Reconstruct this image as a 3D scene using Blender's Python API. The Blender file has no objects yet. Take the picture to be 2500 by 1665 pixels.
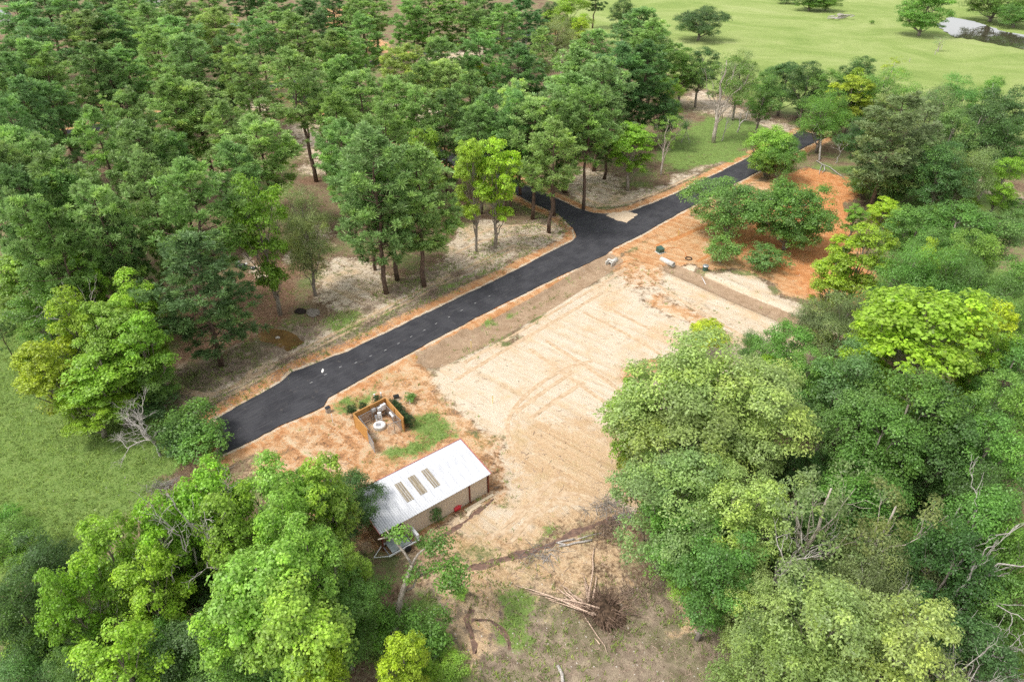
import bpy, bmesh, math, random
import numpy as np
from mathutils import Vector, Matrix
from mathutils.geometry import tessellate_polygon

# ---------------------------------------------------------------- camera, sky, sun, exposure
scene = bpy.context.scene
CAM_H, PITCH, FPX = 50.0, math.radians(34.0), 1640.0
cam_d = bpy.data.cameras.new("camera"); cam = bpy.data.objects.new("camera", cam_d)
scene.collection.objects.link(cam); scene.camera = cam
cam.location = (0, 0, CAM_H); cam.rotation_euler = (math.pi / 2 - PITCH, 0, 0)
cam_d.sensor_width = 36.0; cam_d.lens = 36.0 * FPX / 2500.0
cam_d.clip_start = 0.5; cam_d.clip_end = 9000.0

SUN_EL, SUN_AZ = math.radians(60), math.radians(-112)      # azimuth from +Y, towards +X positive
world = bpy.data.worlds.new("World"); scene.world = world; world.use_nodes = True
wn = world.node_tree; wn.nodes.clear()
sky = wn.nodes.new("ShaderNodeTexSky"); sky.sky_type = 'NISHITA'; sky.sun_disc = False
sky.sun_elevation = SUN_EL; sky.sun_rotation = SUN_AZ
sky.air_density = 1.0; sky.dust_density = 2.0; sky.ozone_density = 1.0
hs = wn.nodes.new("ShaderNodeHueSaturation"); hs.inputs["Saturation"].default_value = 0.12
bg = wn.nodes.new("ShaderNodeBackground"); bg.inputs["Strength"].default_value = 0.15
wo = wn.nodes.new("ShaderNodeOutputWorld")
wn.links.new(sky.outputs[0], hs.inputs["Color"]); wn.links.new(hs.outputs[0], bg.inputs[0]); wn.links.new(bg.outputs[0], wo.inputs[0])
sun_d = bpy.data.lights.new("sun", 'SUN'); sun = bpy.data.objects.new("sun", sun_d)
scene.collection.objects.link(sun)
sun_d.energy = 1.5; sun_d.angle = math.radians(14); sun_d.color = (1.0, 0.95, 0.87)
sd = Vector((math.sin(SUN_AZ) * math.cos(SUN_EL), math.cos(SUN_AZ) * math.cos(SUN_EL), math.sin(SUN_EL)))
sun.rotation_euler = sd.to_track_quat('Z', 'Y').to_euler(); sun.location = sd * 200

scene.render.engine = 'CYCLES'
scene.view_settings.view_transform = 'Standard'; scene.view_settings.look = 'None'
scene.view_settings.exposure = 0.98; scene.view_settings.gamma = 1.0
scene.view_settings.use_curve_mapping = False
scene.render.resolution_x = 1024; scene.render.resolution_y = 681
scene.cycles.use_denoising = False; scene.cycles.max_bounces = 6; scene.cycles.diffuse_bounces = 3; scene.cycles.transmission_bounces = 4
scene.cycles.transparent_max_bounces = 6

# ---------------------------------------------------------------- helpers
C = scene.collection
RNG = np.random.default_rng(7); random.seed(7)
CP, SP = math.cos(PITCH), math.sin(PITCH)
ZO = {0: (0, 0), 1: (0, 0), 2: (800, 0), 3: (1650, 0), 4: (0, 540), 5: (800, 540), 6: (1650, 540), 7: (0, 1100), 8: (800, 1100), 9: (1650, 1100)}
ZS = 850 / 2355.0
def src(z, x, y):
    if z == 0: return (x, y)
    return (ZO[z][0] + x * ZS, ZO[z][1] + y * ZS)
def G(u, v, z=0.0):
    """survey point (photo grid) -> place on the level z"""
    x = (u - 1250) / FPX; y = -(v - 832.5) / FPX
    d = (x, CP + y * SP, -SP + y * CP); t = (CAM_H - z) / -d[2]
    return Vector((d[0] * t, d[1] * t, z))
def proj(p):
    dz = p[2] - CAM_H; dep = p[1] * CP - dz * SP
    return (1250 + FPX * p[0] / dep, 832.5 - FPX * (p[1] * SP + dz * CP) / dep, dep)
def tag(o, label=None, cat=None, group=None, kind=None):
    if label: o["label"] = label
    if cat: o["category"] = cat
    if group: o["group"] = group
    if kind: o["kind"] = kind
    return o
def empty(name, loc, rz=0.0):
    o = bpy.data.objects.new(name, None); C.objects.link(o); o.location = loc; o.rotation_euler = (0, 0, rz)
    o.empty_display_size = 0.3
    return o
def link(name, me, parent=None, mat=None):
    if mat is not None and not me.materials: me.materials.append(mat)
    o = bpy.data.objects.new(name, me); C.objects.link(o)
    if parent: o.parent = parent
    return o
def arrays_mesh(name, V, F, mat=None, attrs=None, smooth=False):
    """V (n,3); F (m,k) constant k"""
    V = np.asarray(V, np.float32); F = np.asarray(F, np.int32); k = F.shape[1]
    me = bpy.data.meshes.new(name)
    me.vertices.add(len(V)); me.vertices.foreach_set("co", V.ravel())
    me.loops.add(F.size); me.loops.foreach_set("vertex_index", F.ravel())
    me.polygons.add(len(F)); me.polygons.foreach_set("loop_start", np.arange(0, F.size, k, dtype=np.int32))
    me.polygons.foreach_set("loop_total", np.full(len(F), k, np.int32))
    if smooth: me.polygons.foreach_set("use_smooth", np.ones(len(F), bool))
    if attrs:
        for an, av in attrs.items():
            av = np.asarray(av, np.float32)
            if av.ndim == 1:
                a = me.attributes.new(an, 'FLOAT', 'POINT'); a.data.foreach_set("value", av)
            else:
                a = me.attributes.new(an, 'FLOAT_COLOR', 'POINT'); a.data.foreach_set("color", av.ravel())
    me.update(calc_edges=True)
    if mat is not None: me.materials.append(mat)
    return me
class MB:
    """collects boxes, tubes and faces into one mesh"""
    def __init__(s): s.V = []; s.F = []
    def add(s, V, F):
        b = len(s.V); s.V += [tuple(v) for v in V]; s.F += [tuple(b + i for i in f) for f in F]; return s
    def box(s, c, sz, rz=0.0, rx=0.0, ry=0.0):
        M = Matrix.Rotation(rz, 4, 'Z') @ Matrix.Rotation(ry, 4, 'Y') @ Matrix.Rotation(rx, 4, 'X')
        V = [Vector(c) + M @ Vector((sx * sz[0] / 2, sy * sz[1] / 2, szz * sz[2] / 2)) for sx in (-1, 1) for sy in (-1, 1) for szz in (-1, 1)]
        return s.add(V, [(0, 1, 3, 2), (4, 6, 7, 5), (0, 4, 5, 1), (2, 3, 7, 6), (0, 2, 6, 4), (1, 5, 7, 3)])
    def tube(s, P, R, n=6, cap=True):
        P = [Vector(p) for p in P]; m = len(P)
        if not hasattr(R, '__len__'): R = [R] * m
        V = []
        up = Vector((0.31, 0.17, 0.93)); prev = None
        for i in range(m):
            t = (P[min(i + 1, m - 1)] - P[max(i - 1, 0)])
            if t.length < 1e-9: t = Vector((0, 0, 1))
            t.normalize()
            a = t.cross(up if abs(t.dot(up)) < 0.95 else Vector((1, 0, 0))).normalized() if prev is None else (prev - t * prev.dot(t)).normalized()
            prev = a; b = t.cross(a)
            for k in range(n):
                th = 2 * math.pi * k / n
                V.append(P[i] + (a * math.cos(th) + b * math.sin(th)) * R[i])
        F = [(i * n + k, i * n + (k + 1) % n, (i + 1) * n + (k + 1) % n, (i + 1) * n + k) for i in range(m - 1) for k in range(n)]
        if cap: F += [tuple(reversed(range(n))), tuple((m - 1) * n + k for k in range(n))]
        return s.add(V, F)
    def lathe(s, prof, n=20, o=(0, 0, 0)):
        V = []; o = Vector(o)
        for r, z in prof:
            for k in range(n):
                th = 2 * math.pi * k / n; V.append(o + Vector((r * math.cos(th), r * math.sin(th), z)))
        m = len(prof)
        F = [(i * n + k, i * n + (k + 1) % n, (i + 1) * n + (k + 1) % n, (i + 1) * n + k) for i in range(m - 1) for k in range(n)]
        F += [tuple(reversed(range(n))), tuple((m - 1) * n + k for k in range(n))]
        return s.add(V, F)
    def mesh(s, name, mat=None, smooth=False):
        me = bpy.data.meshes.new(name); me.from_pydata(s.V, [], s.F); me.update()
        if smooth:
            me.polygons.foreach_set("use_smooth", np.ones(len(me.polygons), bool))
        if mat is not None: me.materials.append(mat)
        return me
    def build(s, name, mat=None, parent=None, smooth=False):
        return link(name, s.mesh(name, mat, smooth), parent)

def vnoise(x, y, seed=0):
    xi = np.floor(x).astype(np.int64); yi = np.floor(y).astype(np.int64); fx = x - xi; fy = y - yi
    fx = fx * fx * (3 - 2 * fx); fy = fy * fy * (3 - 2 * fy)
    def h(a, b):
        n = (a * 374761393 + b * 668265263 + seed * 1442695041) & 0x7fffffff
        n = ((n ^ (n >> 13)) * 1274126177) & 0x7fffffff
        return ((n ^ (n >> 16)) & 0xffff) / 65535.0
    return (h(xi, yi) * (1 - fx) + h(xi + 1, yi) * fx) * (1 - fy) + (h(xi, yi + 1) * (1 - fx) + h(xi + 1, yi + 1) * fx) * fy
def fbm(x, y, seed=0, o=4):
    s = 0; a = 0.5; t = 0
    for i in range(o):
        s = s + a * vnoise(x * 2 ** i, y * 2 ** i, seed + i * 17); t += a; a *= 0.5
    return s / t

# ---------------------------------------------------------------- materials
class N:
    def __init__(s, name):
        s.m = bpy.data.materials.new(name); s.m.use_nodes = True; s.t = s.m.node_tree; s.t.nodes.clear()
        s.out = s.t.nodes.new("ShaderNodeOutputMaterial")
    def n(s, typ, **kw):
        x = s.t.nodes.new("ShaderNode" + typ)
        for k, v in kw.items(): setattr(x, k, v)
        return x
    def l(s, a, b): s.t.links.new(a, b)
    def coord(s, kind="Object"):
        return s.n("TexCoord").outputs[kind]
    def pos(s): return s.n("NewGeometry").outputs["Position"]
    def mapping(s, vec, scale=(1, 1, 1), rot=(0, 0, 0)):
        if any(rot):
            r = s.n("Mapping"); r.inputs["Rotation"].default_value = rot; s.l(vec, r.inputs["Vector"]); vec = r.outputs[0]
        m = s.n("Mapping"); m.inputs["Scale"].default_value = scale
        s.l(vec, m.inputs["Vector"]); return m.outputs[0]
    def noise(s, vec, scale, detail=4, rough=0.55, dist=0.0):
        t = s.n("TexNoise"); t.inputs["Scale"].default_value = scale; t.inputs["Detail"].default_value = detail
        t.inputs["Roughness"].default_value = rough; t.inputs["Distortion"].default_value = dist
        s.l(vec, t.inputs["Vector"]); return s.maprange(t.outputs["Fac"], 0.27, 0.73)
    def ramp(s, fac, stops):
        r = s.n("ValToRGB"); e = r.color_ramp.elements
        while len(e) < len(stops): e.new(0.5)
        for el, (p, c) in zip(e, stops): el.position = p; el.color = (*c, 1) if len(c) == 3 else c
        s.l(fac, r.inputs[0]); return r.outputs["Color"]
    def math(s, op, a, b=None, clamp=False):
        m = s.n("Math", operation=op); m.use_clamp = clamp
        for i, v in enumerate((a, b)):
            if v is None: continue
            if isinstance(v, (int, float)): m.inputs[i].default_value = v
            else: s.l(v, m.inputs[i])
        return m.outputs[0]
    def mix(s, fac, a, b, blend='MIX'):
        m = s.n("Mix", data_type='RGBA', blend_type=blend)
        for i, v in ((0, fac), (6, a), (7, b)):
            if isinstance(v, (int, float)): m.inputs[i].default_value = v
            elif isinstance(v, tuple): m.inputs[i].default_value = (*v, 1)
            else: s.l(v, m.inputs[i])
        return m.outputs[2]
    def maprange(s, v, a, b, c=0.0, d=1.0):
        m = s.n("MapRange"); m.inputs[1].default_value = a; m.inputs[2].default_value = b; m.inputs[3].default_value = c; m.inputs[4].default_value = d
        s.l(v, m.inputs[0]); return m.outputs[0]
    def bsdf(s, col, rough=0.8, spec=0.25, metal=0.0, bump=None, bstr=0.3, bdist=0.05):
        b = s.n("BsdfPrincipled")
        if isinstance(col, tuple): b.inputs["Base Color"].default_value = (*col, 1)
        else: s.l(col, b.inputs["Base Color"])
        if isinstance(rough, (int, float)): b.inputs["Roughness"].default_value = rough
        else: s.l(rough, b.inputs["Roughness"])
        b.inputs["Specular IOR Level"].default_value = spec; b.inputs["Metallic"].default_value = metal
        if bump is not None:
            n = s.n("Bump"); n.inputs["Strength"].default_value = bstr; n.inputs["Distance"].default_value = bdist
            s.l(bump, n.inputs["Height"]); s.l(n.outputs[0], b.inputs["Normal"])
        s.l(b.outputs[0], s.out.inputs[0]); return b
MAT = {}
def simple(name, c1, c2=None, scale=6.0, rough=0.75, spec=0.25, metal=0.0, stretch=(1, 1, 1), bstr=0.25, detail=5):
    k = N(name); c2 = c2 or tuple(x * 0.75 for x in c1)
    v = k.mapping(k.coord(), stretch); f = k.noise(v, scale, detail, 0.6)
    k.bsdf(k.ramp(f, [(0.3, c2), (0.7, c1)]), rough, spec, metal, f, bstr, 0.02)
    MAT[name] = k.m; return k.m

def leaf_material(name, transl=0.35, rough=0.5, spec=0.3):
    k = N(name)
    oi = k.n("ObjectInfo")
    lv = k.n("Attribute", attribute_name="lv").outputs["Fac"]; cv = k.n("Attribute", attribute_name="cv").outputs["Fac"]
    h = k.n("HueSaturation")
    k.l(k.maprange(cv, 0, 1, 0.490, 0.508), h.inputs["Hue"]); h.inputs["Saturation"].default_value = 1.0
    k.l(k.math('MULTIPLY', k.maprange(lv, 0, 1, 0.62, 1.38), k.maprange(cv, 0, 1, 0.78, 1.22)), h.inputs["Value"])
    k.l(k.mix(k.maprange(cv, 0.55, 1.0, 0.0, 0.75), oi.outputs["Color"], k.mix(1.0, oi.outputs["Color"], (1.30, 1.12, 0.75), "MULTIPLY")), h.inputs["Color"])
    b = k.bsdf(h.outputs[0], rough, spec)
    tr = k.n("BsdfTranslucent"); h2 = k.n("HueSaturation"); h2.inputs["Hue"].default_value = 0.49; h2.inputs["Value"].default_value = 1.5
    k.l(h.outputs[0], h2.inputs["Color"]); k.l(h2.outputs[0], tr.inputs["Color"])
    mx = k.n("MixShader"); mx.inputs[0].default_value = transl
    k.l(b.outputs[0], mx.inputs[1]); k.l(tr.outputs[0], mx.inputs[2]); k.l(mx.outputs[0], k.out.inputs[0])
    MAT[name] = k.m; return k.m
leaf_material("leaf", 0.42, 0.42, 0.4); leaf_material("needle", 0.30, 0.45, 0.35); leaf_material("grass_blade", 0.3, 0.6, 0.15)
def bark_material(name, c1, c2):
    k = N(name); v = k.mapping(k.coord(), (3, 3, 0.6)); f = k.noise(v, 3.0, 6, 0.65); oi = k.n("ObjectInfo")
    col = k.mix(1.0, k.ramp(f, [(0.3, c2), (0.7, c1)]), oi.outputs["Color"], 'MULTIPLY')
    k.bsdf(col, 0.9, 0.1, 0, f, 0.6, 0.05); MAT[name] = k.m
bark_material("pine_bark", (0.20, 0.14, 0.105), (0.075, 0.052, 0.042))
bark_material("grey_bark", (0.33, 0.29, 0.25), (0.15, 0.125, 0.105))
bark_material("dead_wood", (0.55, 0.51, 0.47), (0.29, 0.26, 0.24))
bark_material("pole_bark", (0.45, 0.34, 0.26), (0.22, 0.155, 0.12))
simple("white_metal", (0.78, 0.79, 0.80), (0.70, 0.71, 0.72), 3, 0.35, 0.5)
simple("roof_sheet", (0.60, 0.61, 0.635), (0.47, 0.48, 0.51), 0.8, 0.42, 0.4, 0.0, (4, 0.5, 1), 0.05)
simple("skylight_sheet", (0.31, 0.26, 0.18), (0.19, 0.155, 0.11), 1.6, 0.4, 0.4, 0, (6, 1, 1))
simple("beige_sheet", (0.66, 0.55, 0.45), (0.55, 0.44, 0.34), 2.0, 0.55, 0.3, 0, (3, 3, 0.4), 0.1)
simple("red_trim", (0.48, 0.17, 0.15), (0.38, 0.12, 0.10), 4, 0.5, 0.3)
simple("rust_steel", (0.20, 0.055, 0.035), (0.12, 0.035, 0.025), 6, 0.75, 0.2)
simple("tan_board", (0.33, 0.22, 0.13), (0.20, 0.12, 0.07), 2.5, 0.85, 0.1, 0, (1, 1, 5))
simple("cedar_board", (0.56, 0.30, 0.095), (0.40, 0.195, 0.06), 2.0, 0.75, 0.15, 0, (1, 1, 7))
simple("cedar_post", (0.48, 0.26, 0.09), (0.34, 0.17, 0.06), 3.0, 0.8, 0.15, 0, (5, 5, 1))
simple("galvanised", (0.42, 0.43, 0.45), (0.30, 0.31, 0.33), 5, 0.4, 0.4, 0.5)
simple("dark_screen", (0.035, 0.037, 0.045), (0.02, 0.021, 0.026), 8, 0.6, 0.3)
simple("concrete", (0.62, 0.60, 0.56), (0.48, 0.46, 0.42), 3.0, 0.85, 0.2)
simple("pale_plastic", (0.76, 0.75, 0.73), (0.66, 0.64, 0.62), 4, 0.45, 0.4)
simple("green_paint", (0.055, 0.115, 0.085), (0.035, 0.08, 0.06), 5, 0.45, 0.4)
simple("red_plastic", (0.62, 0.02, 0.03), (0.48, 0.015, 0.025), 5, 0.35, 0.5)
simple("black_plastic", (0.022, 0.023, 0.027), (0.012, 0.012, 0.015), 6, 0.22, 0.6)
simple("rubber", (0.03, 0.029, 0.028), (0.018, 0.018, 0.018), 8, 0.8, 0.2)
simple("yellow_paint", (0.75, 0.60, 0.10), (0.6, 0.48, 0.06), 5, 0.5, 0.4)
simple("orange_hose", (0.50, 0.19, 0.05), (0.36, 0.13, 0.04), 5, 0.55, 0.3)
simple("raw_lumber", (0.62, 0.53, 0.40), (0.48, 0.39, 0.28), 3, 0.8, 0.15, 0, (8, 1, 1))
simple("rock", (0.60, 0.56, 0.50), (0.40, 0.36, 0.31), 4, 0.9, 0.15)
simple("house_wall", (0.66, 0.66, 0.65), (0.56, 0.56, 0.55), 3, 0.7, 0.2)
simple("house_roof", (0.33, 0.34, 0.36), (0.24, 0.25, 0.27), 3, 0.7, 0.2)
simple("glass_pane", (0.05, 0.06, 0.07), (0.04, 0.05, 0.06), 2, 0.1, 0.6)
simple("teal_tarp", (0.03, 0.20, 0.17), (0.02, 0.13, 0.11), 4, 0.4, 0.4)
simple("road_paint", (0.50, 0.50, 0.49), (0.32, 0.32, 0.32), 9, 0.7, 0.2)
simple("grey_soil", (0.27, 0.235, 0.20), (0.18, 0.155, 0.135), 3, 0.95, 0.1)
simple("char_soil", (0.045, 0.035, 0.03), (0.022, 0.018, 0.016), 4, 0.95, 0.1)
simple("root_soil", (0.11, 0.072, 0.048), (0.035, 0.024, 0.017), 2.2, 0.95, 0.1, 0, (1, 1, 1), 0.8)
simple("grey_deck", (0.40, 0.45, 0.44), (0.27, 0.31, 0.30), 4, 0.7, 0.3)
simple("sand_spill", (0.62, 0.50, 0.37), (0.50, 0.38, 0.26), 3.0, 0.95, 0.1)

def asphalt():
    k = N("asphalt"); p = k.pos()
    st = k.mapping(p, (0.35, 5.0, 1), (0, 0, math.radians(-45.5)))
    a = k.noise(st, 1.0, 5, 0.65); b = k.noise(p, 0.35, 4, 0.6); c = k.noise(p, 14.0, 4, 0.7); d = k.noise(p, 1.3, 7, 0.72, 0.6)
    base = k.ramp(b, [(0.3, (0.034, 0.034, 0.040)), (0.7, (0.050, 0.050, 0.057))])
    base = k.mix(k.maprange(a, 0.55, 0.95, 0, 0.6), base, (0.10, 0.098, 0.10))
    base = k.mix(k.maprange(d, 0.70, 1.0, 0, 0.55), base, (0.17, 0.15, 0.13))
    base = k.mix(k.maprange(c, 0.6, 1.0, 0, 0.4), base, (0.08, 0.08, 0.085))
    k.bsdf(base, 0.85, 0.22, 0, c, 0.4, 0.01); MAT["asphalt"] = k.m
asphalt()
def water(name, deep, rough=0.04):
    k = N(name); p = k.pos(); f = k.noise(p, 2.5, 3, 0.5)
    k.bsdf(k.ramp(k.noise(p, 0.4, 3, 0.5), [(0.35, deep), (0.7, tuple(x * 1.5 for x in deep))]), rough, 0.6 if rough < 0.1 else 0.08, 0, f, 0.05, 0.02); MAT[name] = k.m
water("pond_water", (0.05, 0.045, 0.03)); water("puddle_water", (0.13, 0.075, 0.025), 0.3)

def ground_material():
    k = N("ground_soil"); p = k.pos()
    A = k.n("Attribute", attribute_name="za"); B = k.n("Attribute", attribute_name="zb")
    sa = k.n("SeparateColor"); k.l(A.outputs["Color"], sa.inputs[0]); sb = k.n("SeparateColor"); k.l(B.outputs["Color"], sb.inputs[0])
    pad = k.n('Attribute', attribute_name='pad').outputs['Fac']
    sand, clay, grass, litter = sa.outputs[0], sa.outputs[1], sa.outputs[2], A.outputs["Alpha"]
    tan, ditch, grey, past = sb.outputs[0], sb.outputs[1], sb.outputs[2], B.outputs["Alpha"]
    n04 = k.noise(p, 0.045, 4, 0.6); n1 = k.noise(p, 0.17, 5, 0.62); n2 = k.noise(p, 0.8, 6, 0.65, 0.4); n3 = k.noise(p, 3.5, 6, 0.68); n4 = k.noise(p, 14, 4, 0.7)
    ne = k.math('ADD', k.math('MULTIPLY', n2, 0.6), k.math('MULTIPLY', n3, 0.4))
    def edge(w, kk=1.3, sharp=2.6):
        return k.math('ADD', k.math('MULTIPLY', k.math('ADD', w, k.math('MULTIPLY', k.math('SUBTRACT', ne, 0.5), kk)), sharp), 0.5 - 0.5 * sharp, True)
    # wheel and blade marks: two families of streaks across and along the plots
    def streak(ang, sc, seedscale, dist):
        m = k.mapping(p, (0.05, sc, 1), (0, 0, math.radians(ang))); a = k.noise(m, 1.0, 4, 0.6, dist); return a
    s1 = streak(40, 1.1, 1, 0.5); s2 = streak(-45.5, 1.7, 1, 0.25); s3 = streak(48, 2.2, 1, 0.15)
    sel = k.maprange(n04, 0.12, 0.42)
    stk = k.math('ADD', k.math('MULTIPLY', s1, sel), k.math('MULTIPLY', s2, k.math('SUBTRACT', 1.0, sel)))
    # forest floor
    floor = k.ramp(k.math('ADD', k.math('MULTIPLY', n1, 0.5), k.math('MULTIPLY', n3, 0.5)), [(0.28, (0.105, 0.068, 0.043)), (0.45, (0.20, 0.137, 0.088)), (0.58, (0.30, 0.225, 0.15)), (0.75, (0.42, 0.335, 0.24))])
    gcol = k.ramp(k.math('ADD', k.math('MULTIPLY', n2, 0.45), k.math('MULTIPLY', n4, 0.55)), [(0.25, (0.055, 0.095, 0.022)), (0.5, (0.11, 0.17, 0.04)), (0.75, (0.21, 0.27, 0.08))])
    col = k.mix(k.math('MULTIPLY', k.maprange(k.math('ADD', k.math('MULTIPLY', n1, 0.6), k.math('MULTIPLY', n3, 0.4)), 0.50, 0.60), 0.75), floor, gcol)
    lit = k.ramp(n3, [(0.15, (0.11, 0.065, 0.042)), (0.5, (0.21, 0.125, 0.08)), (0.85, (0.33, 0.22, 0.145))])
    col = k.mix(edge(litter), col, lit)
    gd = k.ramp(k.math('ADD', k.math('MULTIPLY', n2, 0.5), k.math('MULTIPLY', n4, 0.5)), [(0.25, (0.12, 0.085, 0.062)), (0.45, (0.25, 0.195, 0.145)), (0.6, (0.33, 0.265, 0.19)), (0.8, (0.46, 0.37, 0.27))])
    gd = k.mix(k.math('MULTIPLY', k.maprange(n1, 0.50, 0.62), k.maprange(n4, 0.45, 0.62)), gd, (0.13, 0.15, 0.055))
    col = k.mix(edge(grey), col, gd)
    claycol = k.ramp(k.math('ADD', k.math('MULTIPLY', n2, 0.5), k.math('MULTIPLY', stk, 0.5)), [(0.15, (0.37, 0.165, 0.07)), (0.4, (0.48, 0.255, 0.12)), (0.62, (0.55, 0.35, 0.195)), (0.85, (0.60, 0.44, 0.29))])
    claycol = k.mix(k.maprange(pad, 0.2, 0.8, 0.0, 0.72), claycol, k.ramp(n2, [(0.2, (0.46, 0.155, 0.045)), (0.8, (0.60, 0.285, 0.115))]))
    col = k.mix(edge(clay), col, claycol)
    tancol = k.ramp(k.math('ADD', k.math('MULTIPLY', n3, 0.5), k.math('MULTIPLY', stk, 0.5)), [(0.12, (0.38, 0.235, 0.125)), (0.42, (0.50, 0.345, 0.205)), (0.8, (0.59, 0.455, 0.305))])
    tancol = k.mix(k.math('MULTIPLY', k.maprange(n1, 0.6, 0.95), 0.4), tancol, (0.32, 0.29, 0.11))
    sandcol = k.ramp(k.math('ADD', k.math('ADD', k.math('MULTIPLY', n3, 0.12), k.math('MULTIPLY', n2, 0.36)), k.math('MULTIPLY', stk, 0.52)), [(0.05, (0.42, 0.285, 0.165)), (0.28, (0.54, 0.42, 0.285)), (0.5, (0.585, 0.49, 0.375)), (0.85, (0.62, 0.535, 0.43))])
    sandcol = k.mix(k.maprange(k.math('ADD', k.math('MULTIPLY', n1, 0.75), k.math('MULTIPLY', n2, 0.25)), 0.50, 0.85, 0.0, 0.75), sandcol, (0.54, 0.35, 0.18))
    col = k.mix(edge(sand), col, sandcol); col = k.mix(edge(tan), col, tancol)
    dcol = k.ramp(k.math('ADD', k.math('MULTIPLY', n2, 0.7), k.math('MULTIPLY', n4, 0.3)), [(0.3, (0.30, 0.205, 0.13)), (0.7, (0.41, 0.295, 0.20))])
    col = k.mix(edge(ditch, 0.5, 4.0), col, dcol)
    # small dark clods and pale chips
    col = k.mix(k.maprange(n4, 0.66, 0.74, 0, 0.4), col, (0.13, 0.085, 0.055))
    mgr = k.ramp(k.math('ADD', k.math('MULTIPLY', n2, 0.4), k.math('MULTIPLY', n3, 0.6)), [(0.2, (0.10, 0.165, 0.04)), (0.5, (0.155, 0.235, 0.06)), (0.8, (0.23, 0.30, 0.095))])
    col = k.mix(edge(grass, 1.5), col, mgr)
    pm = k.mapping(p, (0.7, 1.0, 1), (0, 0, math.radians(25)))
    pn = k.noise(pm, 0.035, 8, 0.7, 0.8)
    pcol = k.ramp(k.math('ADD', k.math('MULTIPLY', pn, 0.7), k.math('MULTIPLY', n3, 0.3)), [(0.15, (0.14, 0.21, 0.05)), (0.4, (0.205, 0.275, 0.075)), (0.65, (0.275, 0.33, 0.115)), (0.9, (0.35, 0.385, 0.17))])
    col = k.mix(edge(past, 0.5), col, pcol)
    bare = k.math('MAXIMUM', k.math('MAXIMUM', sand, clay), tan)
    hgt = k.math('ADD', k.math('MULTIPLY', n3, 0.32), k.math('ADD', k.math('MULTIPLY', k.math('MULTIPLY', stk, bare), 0.7), k.math('MULTIPLY', n4, 0.12)))
    k.bsdf(col, 0.95, 0.1, 0, hgt, 0.75, 0.22)
    MAT["ground_soil"] = k.m
ground_material()

# ---------------------------------------------------------------- ground
def W(pts): return np.array([[*G(*p)[:2]] for p in pts])
def spacing(lo, hi, f0, f1, d0, grow):
    a = list(np.arange(f0, f1, d0)); d = d0; x = a[-1]
    while x < hi: d *= grow; x += d; a.append(x)
    d = d0; x = f0
    while x > lo: d *= grow; x -= d; a.insert(0, x)
    return np.array(a)
gx = spacing(-2600, 2600, -62, 62, 0.36, 1.022); gy = spacing(-300, 4200, 27, 125, 0.36, 1.016)
GX, GY = np.meshgrid(gx, gy); X = GX.ravel(); Y = GY.ravel()
def seg_dist(px, py, a, b):
    d = b - a; L = max(d @ d, 1e-9); t = np.clip(((px - a[0]) * d[0] + (py - a[1]) * d[1]) / L, 0, 1)
    return np.hypot(px - a[0] - t * d[0], py - a[1] - t * d[1])
WAX = X + (fbm(X / 7, Y / 7, 41, 3) - 0.5) * 6.5 + (fbm(X / 1.7, Y / 1.7, 43, 3) - 0.5) * 2.4
WAY = Y + (fbm(X / 7, Y / 7, 47, 3) - 0.5) * 6.5 + (fbm(X / 1.7, Y / 1.7, 53, 3) - 0.5) * 2.4
def poly_w(poly, soft=1.0, px=None, py=None, hard=False):
    px = X if hard else WAX; py = Y if hard else WAY
    out = np.zeros(len(px)); m = 3 * soft
    sel = np.where((px > poly[:, 0].min() - m) & (px < poly[:, 0].max() + m) & (py > poly[:, 1].min() - m) & (py < poly[:, 1].max() + m))[0]
    if len(sel) == 0: return out
    x = px[sel]; y = py[sel]; ins = np.zeros(len(sel), bool); dist = np.full(len(sel), 1e9); n = len(poly)
    for i in range(n):
        a, b = poly[i], poly[(i + 1) % n]
        dist = np.minimum(dist, seg_dist(x, y, a, b))
        c = (a[1] > y) != (b[1] > y)
        ins ^= c & (x < (b[0] - a[0]) * (y - a[1]) / (b[1] - a[1] + 1e-12) + a[0])
    s = np.where(ins, dist, -dist); t = np.clip((s + soft) / (2 * soft), 0, 1)
    out[sel] = t * t * (3 - 2 * t); return out
def line_d(pts, px=None, py=None):
    px = X if px is None else px; py = Y if py is None else py
    d = np.full(len(px), 1e9)
    for a, b in zip(pts[:-1], pts[1:]): d = np.minimum(d, seg_dist(px, py, a, b))
    return d
def band(d, w, soft): 
    t = np.clip((w + soft - d) / (2 * soft), 0, 1); return t * t * (3 - 2 * t)

ROAD = [(529, 1022), (600, 982), (650, 955), (690, 930), (712, 908), (738, 900), (850, 858), (1000, 785), (1233, 673.6), (1370, 602), (1396, 590), (1406, 580), (1405, 570), (1399, 557), (1363, 524), (1302, 497), (1262, 477), (1190, 440), (1100, 402), (990, 353), (880, 310), (800, 276), (745, 254), (700, 239),
        (738, 229), (800, 250), (880, 284), (990, 327), (1100, 374), (1190, 409), (1270, 446), (1356, 484), (1410, 510), (1450, 521), (1490, 524), (1540, 516), (1590, 498), (1650, 473), (1769, 415), (1924, 336), (1957, 319), (2013, 336), (1971, 357), (1888, 400), (1770, 462), (1650, 525), (1560, 576), (1500, 605), (1480, 622), (1330, 692), (1161, 776), (1000, 862), (800, 971), (797, 980), (790, 992), (765, 1006), (686, 1038), (600, 1082), (538, 1110)]
ROAD2 = [(-120, 396), (110, 346), (370, 297), (600, 234), (740, 200), (900, 164), (1060, 130), (1200, 104), (1350, 82), (1345, 72), (1200, 93), (1060, 118), (900, 151), (740, 186), (600, 218), (370, 280), (110, 328), (-120, 376)]
roadw = W(ROAD); road2w = W(ROAD2)
rd = np.full(len(X), 1e9)
inroad = np.maximum(poly_w(roadw, 0.3, hard=True), poly_w(road2w, 0.3, hard=True))
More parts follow.
